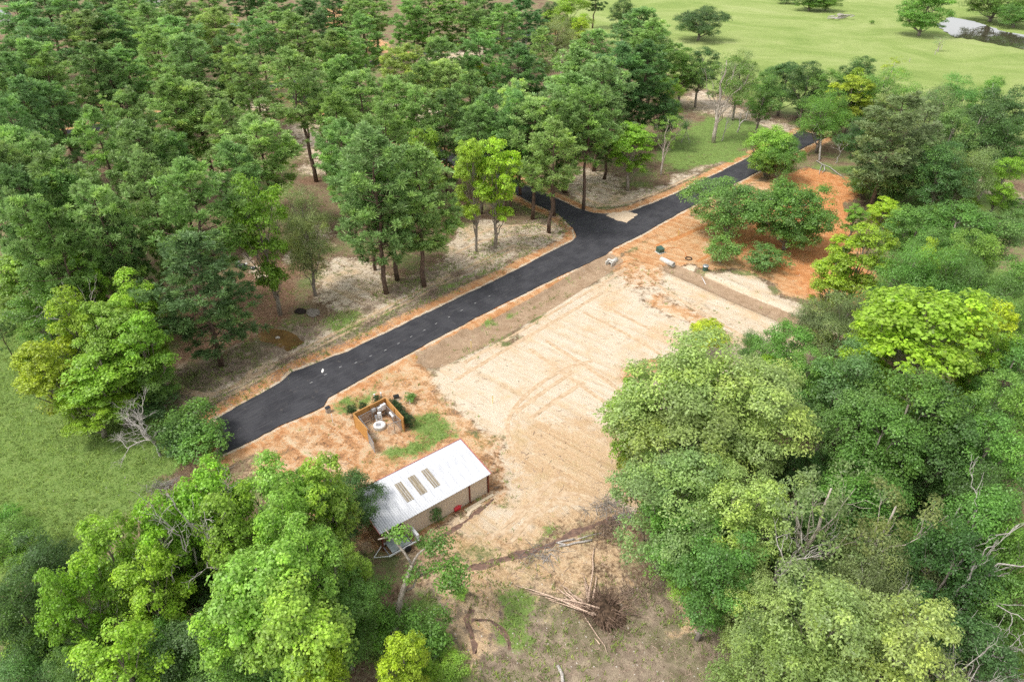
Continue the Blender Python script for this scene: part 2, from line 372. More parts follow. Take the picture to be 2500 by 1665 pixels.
for poly in (roadw, road2w):
    for i in range(len(poly)): rd = np.minimum(rd, seg_dist(X, Y, poly[i], poly[(i + 1) % len(poly)]))
rd = np.where(inroad > 0.5, 0, rd)

def P(*pts): return W(pts)
sand = np.zeros(len(X)); clay = sand.copy(); grass = sand.copy(); litter = sand.copy(); tan = sand.copy(); ditch = sand.copy(); grey = sand.copy(); past = sand.copy()
def put(arr, poly, soft, amt=1.0): np.maximum(arr, poly_w(poly, soft) * amt, out=arr)
# cleared plot
CLEAR = P((1055, 935), (1180, 868), (1340, 765), (1500, 655), (1560, 640), (1650, 690), (1800, 765), (1990, 850), (1900, 920), (1740, 960), (1640, 1030), (1580, 1150), (1560, 1250), (1420, 1290), (1260, 1330), (1110, 1385), (1080, 1330), (1205, 1225), (1222, 1130), (1150, 1050), (1075, 990))
put(sand, CLEAR, 2.2, 1.0)
put(tan, P((1235, 1090), (1320, 1030), (1440, 1010), (1560, 1060), (1560, 1230), (1420, 1270), (1330, 1190), (1270, 1180)), 5.0, 0.85)
put(tan, P((1080, 1330), (1200, 1240), (1250, 1230), (1150, 1320), (1400, 1260), (1530, 1225), (1560, 1290), (1400, 1340), (1200, 1400), (1000, 1420), (960, 1380)), 2.5, 0.9)
put(tan, P((1010, 1440), (1180, 1380), (1420, 1330), (1580, 1330), (1560, 1400), (1450, 1440), (1330, 1470), (1230, 1560), (1200, 1640), (1120, 1650), (1090, 1540)), 3.5, 0.8)
# clay
LIFT = P((600, 1100), (700, 1040), (800, 980), (1000, 872), (1060, 850), (1085, 960), (1150, 1050), (1235, 1130), (1232, 1210), (1200, 1250), (1080, 1340), (960, 1390), (850, 1380), (700, 1200))
put(tan, LIFT, 1.4, 0.55); put(sand, LIFT, 1.4, 0.7)
put(clay, P((1000, 890), (1060, 850), (1100, 960), (1170, 1050), (1245, 1130), (1240, 1210), (1190, 1240), (1205, 1130), (1120, 1050), (1040, 970)), 1.6, 0.75); put(clay, P((600, 1100), (700, 1040), (800, 980), (1000, 872), (1060, 850), (1085, 960), (1150, 1050), (1235, 1130), (1232, 1210), (1200, 1250), (1080, 1340), (960, 1390), (850, 1380), (700, 1200)), 1.4, 0.72)
put(clay, P((1060, 1330), (1180, 1262), (1255, 1222), (1262, 1120), (1215, 1060), (1185, 1075), (1225, 1130), (1215, 1215), (1085, 1290), (990, 1350)), 1.6, 0.8); put(clay, P((960, 1400), (1130, 1330), (1300, 1330), (1430, 1290), (1450, 1300), (1320, 1350), (1120, 1395)), 1.8, 0.66)
put(tan, P((1600, 1455), (1625, 1445), (1700, 1520), (1665, 1545)), 0.8, 0.8)
put(clay, P((1490, 640), (1560, 590), (1650, 535), (1760, 480), (1900, 425), (1990, 408), (2065, 430), (2085, 480), (2075, 560), (2150, 660), (2120, 740), (1980, 745), (1820, 660), (1720, 650), (1650, 655), (1560, 650)), 1.6)
put(sand, P((1560, 640), (1640, 645), (1830, 680), (1990, 760), (2080, 830), (1950, 890), (1800, 800), (1650, 715)), 1.5, 0.95)
put(clay, P((1570, 700), (1640, 705), (1790, 790), (1830, 850), (1720, 830), (1620, 760)), 2.5, 0.85); put(clay, P((1500, 640), (1590, 620), (1640, 660), (1600, 700), (1520, 690)), 2.0, 0.7)
put(clay, P((1520, 880), (1600, 870), (1650, 910), (1580, 940)), 1.8, 0.9)
put(clay, P((220, 252), (270, 250), (262, 275), (222, 272)), 2.0); put(clay, P((790, 20), (840, 20), (830, 90), (800, 80)), 3.0); put(clay, P((890, 95), (930, 95), (960, 130), (900, 130)), 3.0)
put(clay, P((1440, 300), (1480, 300), (1475, 340), (1440, 330)), 1.5, 0.8)
# pale sand pockets under the pines
for q in [((720, 300), (860, 300), (880, 380), (860, 430), (740, 425)), ((500, 420), (600, 430), (570, 475), (510, 462)), ((930, 235), (1090, 240), (1100, 310), (980, 305)), ((780, 330), (850, 330), (860, 410), (790, 410)), ((740, 135), (840, 140), (850, 190), (760, 185)), ((560, 205), (640, 200), (660, 270), (580, 300)), ((1000, 140), (1200, 110), (1190, 150), (1020, 170)),
          ((1360, 440), (1430, 405), (1520, 420), (1540, 475), (1620, 455), (1720, 400), (1760, 372), (1780, 390), (1650, 462), (1540, 508), (1480, 518), (1400, 490)), ((800, 640), (900, 640), (930, 700), (880, 745), (790, 760), (760, 700)), ((1090, 590), (1180, 540), (1370, 548), (1395, 575), (1250, 655), (1130, 690), (1060, 690)), ((600, 620), (650, 640), (680, 700), (620, 690)), ((700, 560), (790, 545), (800, 600), (720, 640)),
          ((1650, 240), (1700, 215), (1850, 285), (1990, 315), (2030, 345), (1960, 320), (1900, 340), (1830, 300), (1700, 270)), ((2340, 440), (2420, 430), (2500, 470), (2500, 495), (2400, 470)), ((0, 50), (40, 60), (30, 80), (0, 90)), ((370, 0), (420, 0), (410, 40), (370, 45))]:
    put(sand, W(q), 1.8 if q[0][1] > 300 else 3.0, 0.64)
# left verge: churned, then the sandy vehicle track
VERGE = W([(470, 985), (620, 915), (740, 850), (900, 770), (1100, 670), (1250, 600), (1350, 545)])
vd = line_d(VERGE)
sand = np.maximum(sand, band(vd, 1.1, 1.0) * 0.75)
grey = np.maximum(grey, band(vd, 4.0, 2.0) * 0.8)
put(grey, P((400, 900), (560, 850), (700, 830), (640, 930), (520, 1010), (400, 1020)), 3.0, 0.9)
put(litter, P((390, 780), (520, 700), (700, 600), (760, 640), (700, 760), (640, 850), (520, 930), (420, 880)), 3.0, 0.9)
for u, v in [(1140, 490), (1100, 540), (900, 730), (1010, 715), (1210, 600), (1165, 610), (1440, 400), (760, 440), (140, 390), (560, 270), (690, 290), (1740, 345), (840, 60), (910, 120), (770, 20)]:
    c = G(u, v); litter = np.maximum(litter, band(np.hypot(X - c.x, Y - c.y), 2.6, 1.8) * 0.9)
# grass
put(grass, P((-900, 690), (0, 690), (60, 735), (330, 960), (430, 1065), (400, 1165), (300, 1265), (200, 1360), (0, 1440), (-900, 1500)), 2.0)
for q in [((1640, 330), (1740, 285), (1870, 300), (1885, 330), (1800, 385), (1660, 420), (1590, 380)), ((2120, 490), (2240, 430), (2500, 495), (2700, 560), (2500, 590), (2350, 600), (2180, 565)), ((985, 1025), (1050, 1000), (1112, 1078), (960, 1150), (930, 1120), (1000, 1070)), ((740, 805), (850, 738), (880, 760), (800, 815)), ((970, 1340), (1090, 1260), (1195, 1200), (1205, 1225), (1100, 1285), (1010, 1340)),
          ((1210, 1510), (1290, 1490), (1310, 1560), (1300, 1610), (1215, 1600)), ((1330, 1330), (1370, 1325), (1365, 1370), (1330, 1360)), ((880, 1600), (1000, 1480), (1080, 1560), (1160, 1665), (1100, 1750), (850, 1750)), ((180, 265), (230, 255), (240, 290), (190, 300)), ((350, 240), (430, 220), (420, 270), (350, 275)), ((280, 500), (330, 495), (330, 540), (280, 530)), ((430, 370), (470, 375), (460, 410), (425, 400)), ((1960, 400), (2100, 410), (2150, 470), (2090, 480), (2060, 420)), ((2080, 700), (2300, 760), (2600, 900), (2600, 700), (2300, 600))]:
    put(grass, W(q), 1.2 if q[0][1] > 900 else 2.0, 0.8)
put(grass, P((790, 1005), (850, 968), (935, 950), (925, 975), (860, 1005), (800, 1022)), 0.9, 0.65)
for q in [((880, 795), (980, 740), (985, 748), (890, 805)), ((1060, 712), (1170, 660), (1175, 668), (1065, 722)), ((1150, 800), (1200, 770), (1205, 780), (1155, 812)), ((1255, 750), (1290, 730), (1290, 740), (1260, 758)), ((1350, 690), (1400, 660), (1405, 670), (1355, 698))]:
    put(grass, W(q), 0.5, 0.62)
put(grey, P((900, 1560), (1060, 1440), (1230, 1390), (1400, 1440), (1600, 1380), (1760, 1420), (1830, 1665), (1800, 1850), (800, 1850)), 3.5, 0.95)
# pasture with its farm track
put(past, P((1180, -170), (1400, 60), (1600, 170), (1700, 212), (1850, 255), (1960, 285), (2100, 298), (2300, 325), (2500, 345), (2900, 400), (6000, 420), (6000, -235), (1180, -235)), 5.0)
for ln, w in (([(1650, 75), (1900, 118), (2150, 130), (2290, 135), (2400, 150), (2600, 190)], 0.8), ([(2290, 135), (2200, 160), (2150, 185)], 0.5)):
    tan = np.maximum(tan, band(line_d(W(ln)), w, 1.3) * 0.55); 
put(tan, P((2270, 88), (2310, 78), (2320, 100), (2290, 120)), 1.5, 0.8)
padw = np.maximum(0.28 * poly_w(LIFT, 3.0), poly_w(P((1890, 470), (1940, 400), (2010, 390), (2090, 430), (2110, 520), (2100, 620), (2180, 680), (2120, 760), (1960, 720), (1880, 640), (1760, 600), (1800, 540)), 4.0)); padw = np.maximum(padw, 0.45 * band(rd, 2.2, 1.0))
put(clay, P((2440, 60), (2520, 70), (2600, 90), (2600, 105), (2480, 82), (2400, 62)), 2.0, 0.7)
sand *= 1 - 0.8 * clay; tan *= 1 - 0.5 * clay
# ditches
D1 = W([(1062, 872), (1161, 826), (1341, 727), (1490, 634)]); d1 = line_d(D1)
D2 = W([(1646, 655), (1794, 722), (1950, 788), (2080, 850)]); d2 = line_d(D2)
ditch = np.maximum(band(d1, 2.1, 0.5), band(d2, 1.7, 0.5))
put(ditch, P((1060, 850), (1120, 820), (1150, 830), (1090, 885), (1050, 890)), 1.0)
past = np.where(rd < 2, 0, past)
sand = np.where(past > 0.3, 0, sand)
edge_sand = band(rd, 0.55, 0.35) * (inroad < 0.5); clay_edge = band(rd, 2.2, 0.9)
clay = np.maximum(clay, clay_edge * 0.9); sand = np.maximum(sand * (1 - clay_edge * 0.4), edge_sand * 0.75)
grass = np.where(rd < 0.5, 0, grass)
PUD = W([(628, 815), (655, 800), (690, 805), (722, 818), (745, 835), (720, 850), (700, 858), (672, 840), (640, 832)])
POND = W([(2285, 60), (2320, 40), (2380, 52), (2450, 75), (2530, 90), (2600, 110), (2600, 135), (2520, 122), (2440, 108), (2380, 96), (2330, 90)])
pudw = poly_w(PUD, 0.5, hard=True); pondw = poly_w(POND, 1.5, hard=True)
put(grey, PUD * 1.0, 2.0)
Z = (fbm(X / 14, Y / 14, 3) - 0.5) * 0.25 + (fbm(X / 1.6, Y / 1.6, 9, 3) - 0.5) * 0.10
bare = np.clip(np.maximum(np.maximum(sand, clay), tan), 0, 1)
Z += (fbm(X / 0.9, Y / 0.9, 21, 2) - 0.5) * 0.10 * bare
Z -= 0.55 * np.maximum(band(d1, 1.9, 1.0), band(d2, 1.6, 0.9)); Z += 0.18 * band(np.abs(d1 - 3.4), 0.5, 0.6) * (bare > 0.2) + 0.16 * band(np.abs(d2 - 2.9), 0.4, 0.6)
Z += 0.22 * band(np.abs(vd - 1.9), 0.4, 0.7) * (0.4 + fbm(X / 2, Y / 2, 5, 2)); Z -= 0.12 * band(vd, 0.5, 0.5)
Z = Z * np.clip((rd - 0.1) / 1.6, 0, 1) - 0.04 * (rd < 0.3)
Z = np.where(pudw > 0, Z * (1 - pudw) - 0.18 * pudw, Z); Z = np.where(pondw > 0, Z * (1 - pondw) - 0.9 * pondw, Z)
far = np.clip((np.hypot(X, Y) - 500) / 1500, 0, 1); Z += far * fbm(X / 400, Y / 400, 31, 3) * 18
nx, ny = len(gx), len(gy)
idx = np.arange(nx * ny).reshape(ny, nx)
F = np.stack([idx[:-1, :-1], idx[:-1, 1:], idx[1:, 1:], idx[1:, :-1]], -1).reshape(-1, 4)
gm = arrays_mesh("ground", np.stack([X, Y, Z], 1), F, MAT["ground_soil"], {"za": np.stack([sand, clay, grass, litter], 1), "zb": np.stack([tan, ditch, grey, past], 1), "pad": padw}, True)
tag(link("ground", gm), kind="structure")
def gz(x, y):
    i = min(max(np.searchsorted(gx, x) - 1, 0), nx - 2); j = min(max(np.searchsorted(gy, y) - 1, 0), ny - 2)
    fx = (x - gx[i]) / (gx[i + 1] - gx[i]); fy = (y - gy[j]) / (gy[j + 1] - gy[j])
    q = Z[[j * nx + i, j * nx + i + 1, (j + 1) * nx + i, (j + 1) * nx + i + 1]]
    return float((q[0] * (1 - fx) + q[1] * fx) * (1 - fy) + (q[2] * (1 - fx) + q[3] * fx) * fy)
def at(z, x, y, dz=0.0):
    p = G(*src(z, x, y)); p.z = gz(p.x, p.y) + dz; return p

# ---------------------------------------------------------------- roads and water
def sheet(name, poly, z, mat, jitter=0.0, step=0.8, thick=0.06, parent=None, seed=0):
    r = np.random.default_rng(seed); pts = []
    n = len(poly)
    for i in range(n):
        a, b = poly[i], poly[(i + 1) % n]; L = np.linalg.norm(b - a); k = max(1, int(L / step))
        nrm = np.array([-(b - a)[1], (b - a)[0]]) / max(L, 1e-6)
        for q in range(k):
            pts.append(a + (b - a) * q / k + nrm * (r.normal(0, jitter) + jitter * 1.5 * math.sin(q * step * 0.7 + i)))
    m = len(pts); top = [Vector((p[0], p[1], z)) for p in pts]
    tri = tessellate_polygon([top])
    V = [tuple(v) for v in top] + [(v.x, v.y, z - thick) for v in top]
    Fc = [tuple(t) for t in tri]
    bm = bmesh.new(); vs = [bm.verts.new(v) for v in V]
    for t in Fc:
        try:
            f = bm.faces.new([vs[i] for i in t]); f.normal_update()
            if f.normal.z < 0: f.normal_flip()
        except ValueError: pass
    for i in range(m):
        j = (i + 1) % m
        try: bm.faces.new([vs[i], vs[j], vs[m + j], vs[m + i]])
        except ValueError: pass
    me = bpy.data.meshes.new(name); bm.to_mesh(me); bm.free(); me.materials.append(mat)
    return link(name, me, parent)
road = tag(sheet("road", roadw, 0.07, MAT["asphalt"], 0.035, 0.6, 0.14, seed=2), kind="structure")
tag(sheet("road", road2w, 0.066, MAT["asphalt"], 0.03, 2.0, 0.14, seed=3), kind="structure")
# temporary white lane tabs along the crown of the road
a0, a1 = G(740, 962), G(1500, 572); rdir = (a1 - a0).normalized()
mark = MB().box((0, 0, 0), (0.36, 0.07, 0.004)).mesh("road_marking", MAT["road_paint"])
for u, v in [(831, 897), (869, 886.5), (905, 870), (941, 856), (973, 839.5), (1004, 823), (1036, 807), (1065, 791), (1096, 775), (1127, 759), (1160, 741), (1195, 724), (760, 935), (795, 915)]:
    p = G(u, v); o = link("road_marking", mark, road); o.location = (p.x, p.y, 0.0765); o.rotation_euler = (0, 0, math.atan2(rdir.y, rdir.x))
tag(sheet("sand_spill", W([(1478, 526), (1500, 521), (1530, 519), (1556, 523), (1550, 534), (1530, 546), (1508, 540)]), 0.078, MAT["sand_spill"], 0.12, 0.5, 0.01, seed=5), kind="structure")
tag(sheet("puddle", PUD, -0.05, MAT["puddle_water"], 0.12, 0.6, 0.05, seed=8), kind="structure")
tag(sheet("pond", POND, -0.25, MAT["pond_water"], 0.3, 2.0, 0.3, seed=9), kind="structure")

# ---------------------------------------------------------------- trees: foliage meshes
def unit(v): return v / np.maximum(np.linalg.norm(v, axis=-1, keepdims=True), 1e-9)
def leaves(name, Pn, Nn, L, Wd, cv, mat, rng, fold=0.12, tang=None):
    n = len(Pn); Nn = unit(Nn)
    r = rng.normal(size=(n, 3)) if tang is None else tang + rng.normal(size=(n, 3)) * 0.35
    t = unit(r - Nn * np.sum(r * Nn, 1, keepdims=True)); b = np.cross(Nn, t)
    s = rng.uniform(0.7, 1.3, (n, 1)); l = L * s; w = Wd * s
    V = np.stack([Pn - t * l / 2, Pn + b * w / 2 + Nn * w * fold, Pn + t * l / 2 - Nn * l * 0.08, Pn - b * w / 2 + Nn * w * fold], 1).reshape(-1, 3)
    F = np.arange(4 * n).reshape(n, 4)
    lv = np.repeat(rng.random(n), 4); return arrays_mesh(name, V, F, MAT[mat], {"lv": lv, "cv": np.repeat(cv, 4)})
def bend_path(a, b, n, sag, rng, wob=0.04):
    a = np.array(a, float); b = np.array(b, float); t = np.linspace(0, 1, n)[:, None]; L = np.linalg.norm(b - a)
    p = a + (b - a) * t; p[:, 2] += sag * L * np.sin(math.pi * t[:, 0])
    w = rng.normal(0, wob * L, (n, 3)); w[0] = 0; w[-1] = 0; return p + w
def broadleaf(name, seed, H=15.0, R=5.0, base=0.22, nl=13, cl=20, lp=85, L=0.24, Wd=0.15, lobe=0.42, droop=0.0, top=1.0, bare=0.0, updir=0.55, mat="leaf", bark="grey_bark", cr=0.20, gap=0.0, tr=0.018, cone=0.0):
    rng = np.random.default_rng(seed)
    z0, z1 = H * base, H; hc = (z1 - z0) / 2; zc = (z0 + z1) / 2
    lob = []; tries = 0
    while len(lob) < nl and tries < 4000:
        tries += 1
        d = unit(rng.normal(size=3)); rr = rng.uniform(0.25, 1) ** 0.5
        rl = R * lobe * rng.uniform(0.7, 1.15)
        zz = d[2] * rr * (hc - rl * 0.7)
        fr = (zz / hc + 1) / 2; sh = 1 - cone * fr
        p = np.array([d[0] * rr * (R - rl * 0.8) * sh, d[1] * rr * (R - rl * 0.8) * sh, zc + zz])
        rl *= (1 - 0.4 * cone * fr)
        if all(np.linalg.norm((p - q) * np.array([1, 1, 0.8])) > 0.75 * (rl + r2) * (0.75 + gap) for q, r2 in lob): lob.append((p, rl))
    mb = MB(); lean = rng.normal(0, 0.02 * H, 2)
    tp = bend_path((0, 0, -0.3), (lean[0], lean[1], H * 0.82), 8, 0, rng, 0.012); r0 = H * tr
    mb.tube(tp, list(np.linspace(r0 * 1.25, r0 * 0.25, 8)), 8)
    PP = []; NN = []; CV = []; TG = []
    for p, rl in lob:
        k = int(np.clip((p[2] * 0.62 / (H * 0.82)) * 7, 1, 6)); st = tp[k]
        rr0 = r0 * (1.0 - 0.11 * k) * 0.5
        lp_ = bend_path(st, p, 6, -0.06 if p[2] > st[2] else 0.1, rng, 0.035)
        mb.tube(lp_, list(np.linspace(rr0, rr0 * 0.3, 6)), 5, False)
        nc = max(6, int(cl * (rl / (R * lobe)) ** 2)); cand = unit(rng.normal(size=(nc * 3, 3))); cand = cand[cand[:, 2] > -0.45][:nc]
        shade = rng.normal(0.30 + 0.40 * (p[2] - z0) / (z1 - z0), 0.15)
        for q, d in enumerate(cand):
            c = p + d * rl * rng.uniform(0.72, 1.08) * np.array([1, 1, 0.85]); rc = R * cr * rng.uniform(0.7, 1.25)
            if q % 3 == 0: mb.tube(bend_path(lp_[4], c, 4, 0.03, rng, 0.05), list(np.linspace(rr0 * 0.28, 0.012, 4)), 3, False)
            if rng.random() < bare: continue
            m = int(lp * rng.uniform(0.7, 1.3)); u = unit(rng.normal(size=(m, 3))); u[:, 2] = np.where(u[:, 2] < -0.2, -u[:, 2], u[:, 2])
            rad = rng.random((m, 1)) ** 0.4 * rc
            off = u * rad * np.array([1.1, 1.1, 0.75]); off[:, 2] -= droop * np.linalg.norm(off[:, :2], axis=1)
            PP.append(c + off); NN.append(u * 0.55 + d * 0.35 + np.array([0, 0, updir]) + rng.normal(size=(m, 3)) * 0.38)
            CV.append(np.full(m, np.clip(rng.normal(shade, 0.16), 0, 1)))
            TG.append(u * np.array([1, 1, 0.2]) + np.array([0, 0, -droop]))
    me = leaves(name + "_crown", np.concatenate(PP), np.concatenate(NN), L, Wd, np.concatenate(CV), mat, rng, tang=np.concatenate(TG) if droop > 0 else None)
    tm = mb.mesh(name + "_trunk", MAT[bark], True)
    return dict(crown=me, trunk=tm, H=H, R=R)
def pine(name, seed, H=22.0, R=4.2, base=0.42, whorls=13, nd=48, sparse=0.0):
    rng = np.random.default_rng(seed); mb = MB()
    lean = rng.normal(0, 0.015 * H, 2); n = 9
    tp = bend_path((0, 0, -0.3), (lean[0], lean[1], H * 0.97), n, 0, rng, 0.006); r0 = 0.27
    mb.tube(tp, list(np.linspace(r0 * 1.1, 0.04, n)), 8)
    Pc = []; Dc = []; Sh = []
    hs_ = np.linspace(base, 0.965, whorls)
    for wi, hf in enumerate(hs_):
        f = (hf - base) / (0.965 - base)
        prof = (0.66 + 0.34 * math.sin(min(1, f * 2.2) * math.pi / 2)) * (0.35 * (1 - max(0, f - 0.3) / 0.7 * 0.85) + 0.65 * math.sqrt(max(0.03, 1 - (max(0, f - 0.34) / 0.68) ** 2)))
        nb = rng.integers(4, 7); a0_ = rng.uniform(0, 6.28)
        for b in range(nb):
            if rng.random() < sparse + 0.12 * (f < 0.3): continue
            a = a0_ + b * 6.283 / nb + rng.normal(0, 0.22); ln = R * prof * rng.uniform(0.65, 1.15); z = H * hf + rng.normal(0, 0.5)
            sx = np.interp(z, tp[:, 2], tp[:, 0]); sy = np.interp(z, tp[:, 2], tp[:, 1])
            rise = ln * rng.uniform(0.0, 0.5) + f * ln * 0.35
            e = np.array([sx + math.cos(a) * ln, sy + math.sin(a) * ln, z + rise])
            bp = bend_path((sx, sy, z), e, 6, -0.08, rng, 0.03)
            mb.tube(bp, list(np.linspace(0.075 * (1.2 - f * 0.6), 0.02, 6)), 4, False)
            sh = np.clip(rng.normal(0.5, 0.2), 0, 1)
            nt = max(4, int(ln * 2.5))
            for q in range(nt):
                s = rng.uniform(0.4, 1.0) if q else 1.0
                i = s * 5; k = min(int(i), 4); c = bp[k] + (bp[k + 1] - bp[k]) * (i - k)
                side = rng.normal(0, 0.27 * ln * (0.45 + 0.6 * (1 - abs(s - 0.7)))) if q else 0
                c = c + np.array([-math.sin(a) * side, math.cos(a) * side, rng.normal(0.18, 0.3)])
                Pc.append(c); Sh.append(np.clip(sh + rng.normal(0, 0.15), 0, 1)); Dc.append(unit(np.array([math.cos(a), math.sin(a), 0.9]) + rng.normal(0, 0.3, 3)))
    for q in range(10):
        Pc.append(np.array([lean[0], lean[1], H * 0.97]) + rng.normal(0, 0.5, 3) * np.array([1, 1, 0.6])); Sh.append(0.6); Dc.append(np.array([0, 0, 1.0]))
    Pc = np.array(Pc); Dc = np.array(Dc); Sh = np.array(Sh); m = len(Pc)
    u = unit(rng.normal(size=(m, nd, 3)) + Dc[:, None, :] * 0.85); rad = rng.uniform(0.40, 0.68, (m, 1, 1))
    rad = rad * rng.uniform(0.7, 1.15, (m, nd, 1))
    c0 = Pc[:, None, :] + u * rad * 0.12; tip = Pc[:, None, :] + u * rad * np.array([1.2, 1.2, 1.0])
    b = unit(np.cross(u, rng.normal(size=(m, nd, 3)))) * 0.042
    V = np.stack([c0 - b * 0.6, c0 + b * 0.6, tip + b, tip - b], 2).reshape(-1, 3); Fq = np.arange(len(V)).reshape(-1, 4)
    lv = np.repeat(rng.random(m * nd), 4); cv = np.repeat(np.repeat(Sh, nd), 4)
    me = arrays_mesh(name + "_crown", V, Fq, MAT["needle"], {"lv": lv, "cv": cv})
    return dict(crown=me, trunk=mb.mesh(name + "_trunk", MAT["pine_bark"], True), H=H, R=R)
def snag(name, seed, H=10.0, spread=0.5, depth=4, lean=0.1, n0=5):
    rng = np.random.default_rng(seed); mb = MB()
    def grow(p, d, L, r, lev):
        n = 5; q = p + d * L + rng.normal(0, 0.06 * L, 3); path = bend_path(p, q, n, rng.normal(0, 0.05), rng, 0.05)
        mb.tube(path, list(np.linspace(r, r * 0.55, n)), 6 if lev < 2 else 4, False)
        if lev >= depth: return
        for k in range(n0 if lev == 0 else rng.integers(2, 5)):
            s = rng.integers(2, n) if k else n - 1
            nd_ = unit(d + rng.normal(0, spread, 3) + np.array([0, 0, 0.12])); grow(path[s], nd_, L * rng.uniform(0.45, 0.72), r * 0.52, lev + 1)
    d0 = unit(np.array([lean * rng.normal(), lean * rng.normal(), 1.0])); grow(np.array([0, 0, -0.2]), d0, H * 0.48, 0.022 * H * 0.75, 0)
    return dict(trunk=mb.mesh(name + "_trunk", MAT["dead_wood"], True), crown=None, H=H, R=H * 0.35)
TR = {}
TR["pine"] = [pine("pine%d" % i, 100 + i, R=[4.2, 4.6, 3.9, 4.4, 4.1, 4.3][i], base=[0.33, 0.28, 0.40, 0.25, 0.31, 0.43][i], whorls=[13, 15, 12, 15, 14, 11][i], sparse=[0.08, 0.12, 0.15, 0.05, 0.12, 0.1][i]) for i in range(6)] + [pine('pine6', 131, R=4.0, base=0.48, whorls=11, sparse=0.18), pine('pine7', 132, R=4.8, base=0.22, whorls=16, sparse=0.22)]
TR["thinpine"] = [pine("thin_pine%d" % i, 140 + i, R=3.2, base=0.55, whorls=9, nd=26, sparse=0.2) for i in range(2)]
TR["maple"] = [broadleaf("sweetgum%d" % i, 200 + i, H=15, R=4.6, base=0.18, nl=17, cl=17, lp=74, L=0.25, Wd=0.19, lobe=0.32, gap=0.12, cr=0.155, cone=[0.25, 0.4, 0.1, 0.3][i]) for i in range(4)]
TR["oak"] = [broadleaf("oak%d" % i, 230 + i, H=15, R=5.6, base=0.16, nl=17, cl=24, lp=85, L=0.25, Wd=0.13, lobe=0.36, cr=0.15, updir=0.7) for i in range(3)]
TR["round"] = [broadleaf("round%d" % i, 260 + i, H=14, R=5.0, base=0.15, nl=15, cl=22, lp=80, L=0.22, Wd=0.14, lobe=0.37, cr=0.17) for i in range(3)]
TR["feather"] = [broadleaf("feather%d" % i, 290 + i, H=14, R=5.2, base=0.14, nl=16, cl=20, lp=105, L=0.26, Wd=0.075, lobe=0.38, cr=0.21, droop=0.35, updir=0.35) for i in range(3)]
TR["low"] = [broadleaf("low%d" % i, 410 + i, H=8, R=5.2, base=0.06, nl=22, cl=20, lp=78, L=0.24, Wd=[0.09, 0.12, 0.09][i], lobe=0.32, cr=0.15, droop=[0.25, 0, 0.25][i], updir=0.5, tr=0.03) for i in range(3)]
TR["sparse"] = [broadleaf("sparse%d" % i, 320 + i, H=14, R=4.6, base=0.3, nl=12, cl=12, lp=55, L=0.22, Wd=0.12, lobe=0.34, cr=0.15, bare=0.42, gap=0.2) for i in range(2)]
TR["shrub"] = [broadleaf("shrub%d" % i, 350 + i, H=3.0, R=2.0, base=0.02, nl=9, cl=12, lp=45, L=0.17, Wd=0.10, lobe=0.45, cr=0.24, tr=0.012) for i in range(3)]
TR["fan"] = [snag("fan_snag", 397, H=8, spread=0.5, depth=5, lean=0.12, n0=7)]
TR["snag"] = [snag("snag%d" % i, 380 + i, H=10, spread=[0.42, 0.6, 0.5, 0.75][i], lean=[0.1, 0.25, 0.15, 0.3][i]) for i in range(4)]

TINT = dict(pine=(0.218, 0.363, 0.110), pined=(0.154, 0.284, 0.090), pinel=(0.302, 0.439, 0.132), pineb=(0.172, 0.314, 0.116), yellow=(0.328, 0.459, 0.049), ygreen=(0.238, 0.401, 0.049), green=(0.157, 0.305, 0.065), light=(0.254, 0.425, 0.079), dark=(0.095, 0.184, 0.052), olive=(0.306, 0.410, 0.137), bluish=(0.151, 0.290, 0.083), greyg=(0.223, 0.309, 0.122), gold=(0.311, 0.405, 0.052), wood=(1, 1, 1))
TWORD = dict(pine="mid green", pined="dark green", pinel="light green", pineb="bluish green", yellow="bright yellow-green", ygreen="yellowish green", green="leafy green", light="light green", dark="dark green", olive="pale olive", bluish="blue-green", greyg="grey-green", gold="golden green", wood="bare grey")
SPEC = dict(pine=("pine_tree", "pine", "tree"), thinpine=("pine_tree", "slim pine", "tree"), maple=("sweetgum_tree", "broadleaf tree", "tree"), oak=("oak_tree", "broad oak", "tree"), round=("broadleaf_tree", "rounded tree", "tree"), feather=("willow_oak_tree", "feathery tree", "tree"), sparse=("half_bare_tree", "half-bare tree", "tree"), shrub=("shrub", "shrub", "shrub"), low=("spreading_tree", "low spreading tree", "tree"), snag=("dead_tree", "dead tree", "dead tree"), fan=("dead_tree", "dead tree", "dead tree"))
AREA = dict(ul="in the upper-left pine wood", um="in the pine wood behind the yellow trees", pe="in the tree belt along the pasture", rw="in the dense woods at lower right", bl="in the grove left of the shed", lm="in the meadow clump", fd="out on the far pasture", cl="beside the clearing")
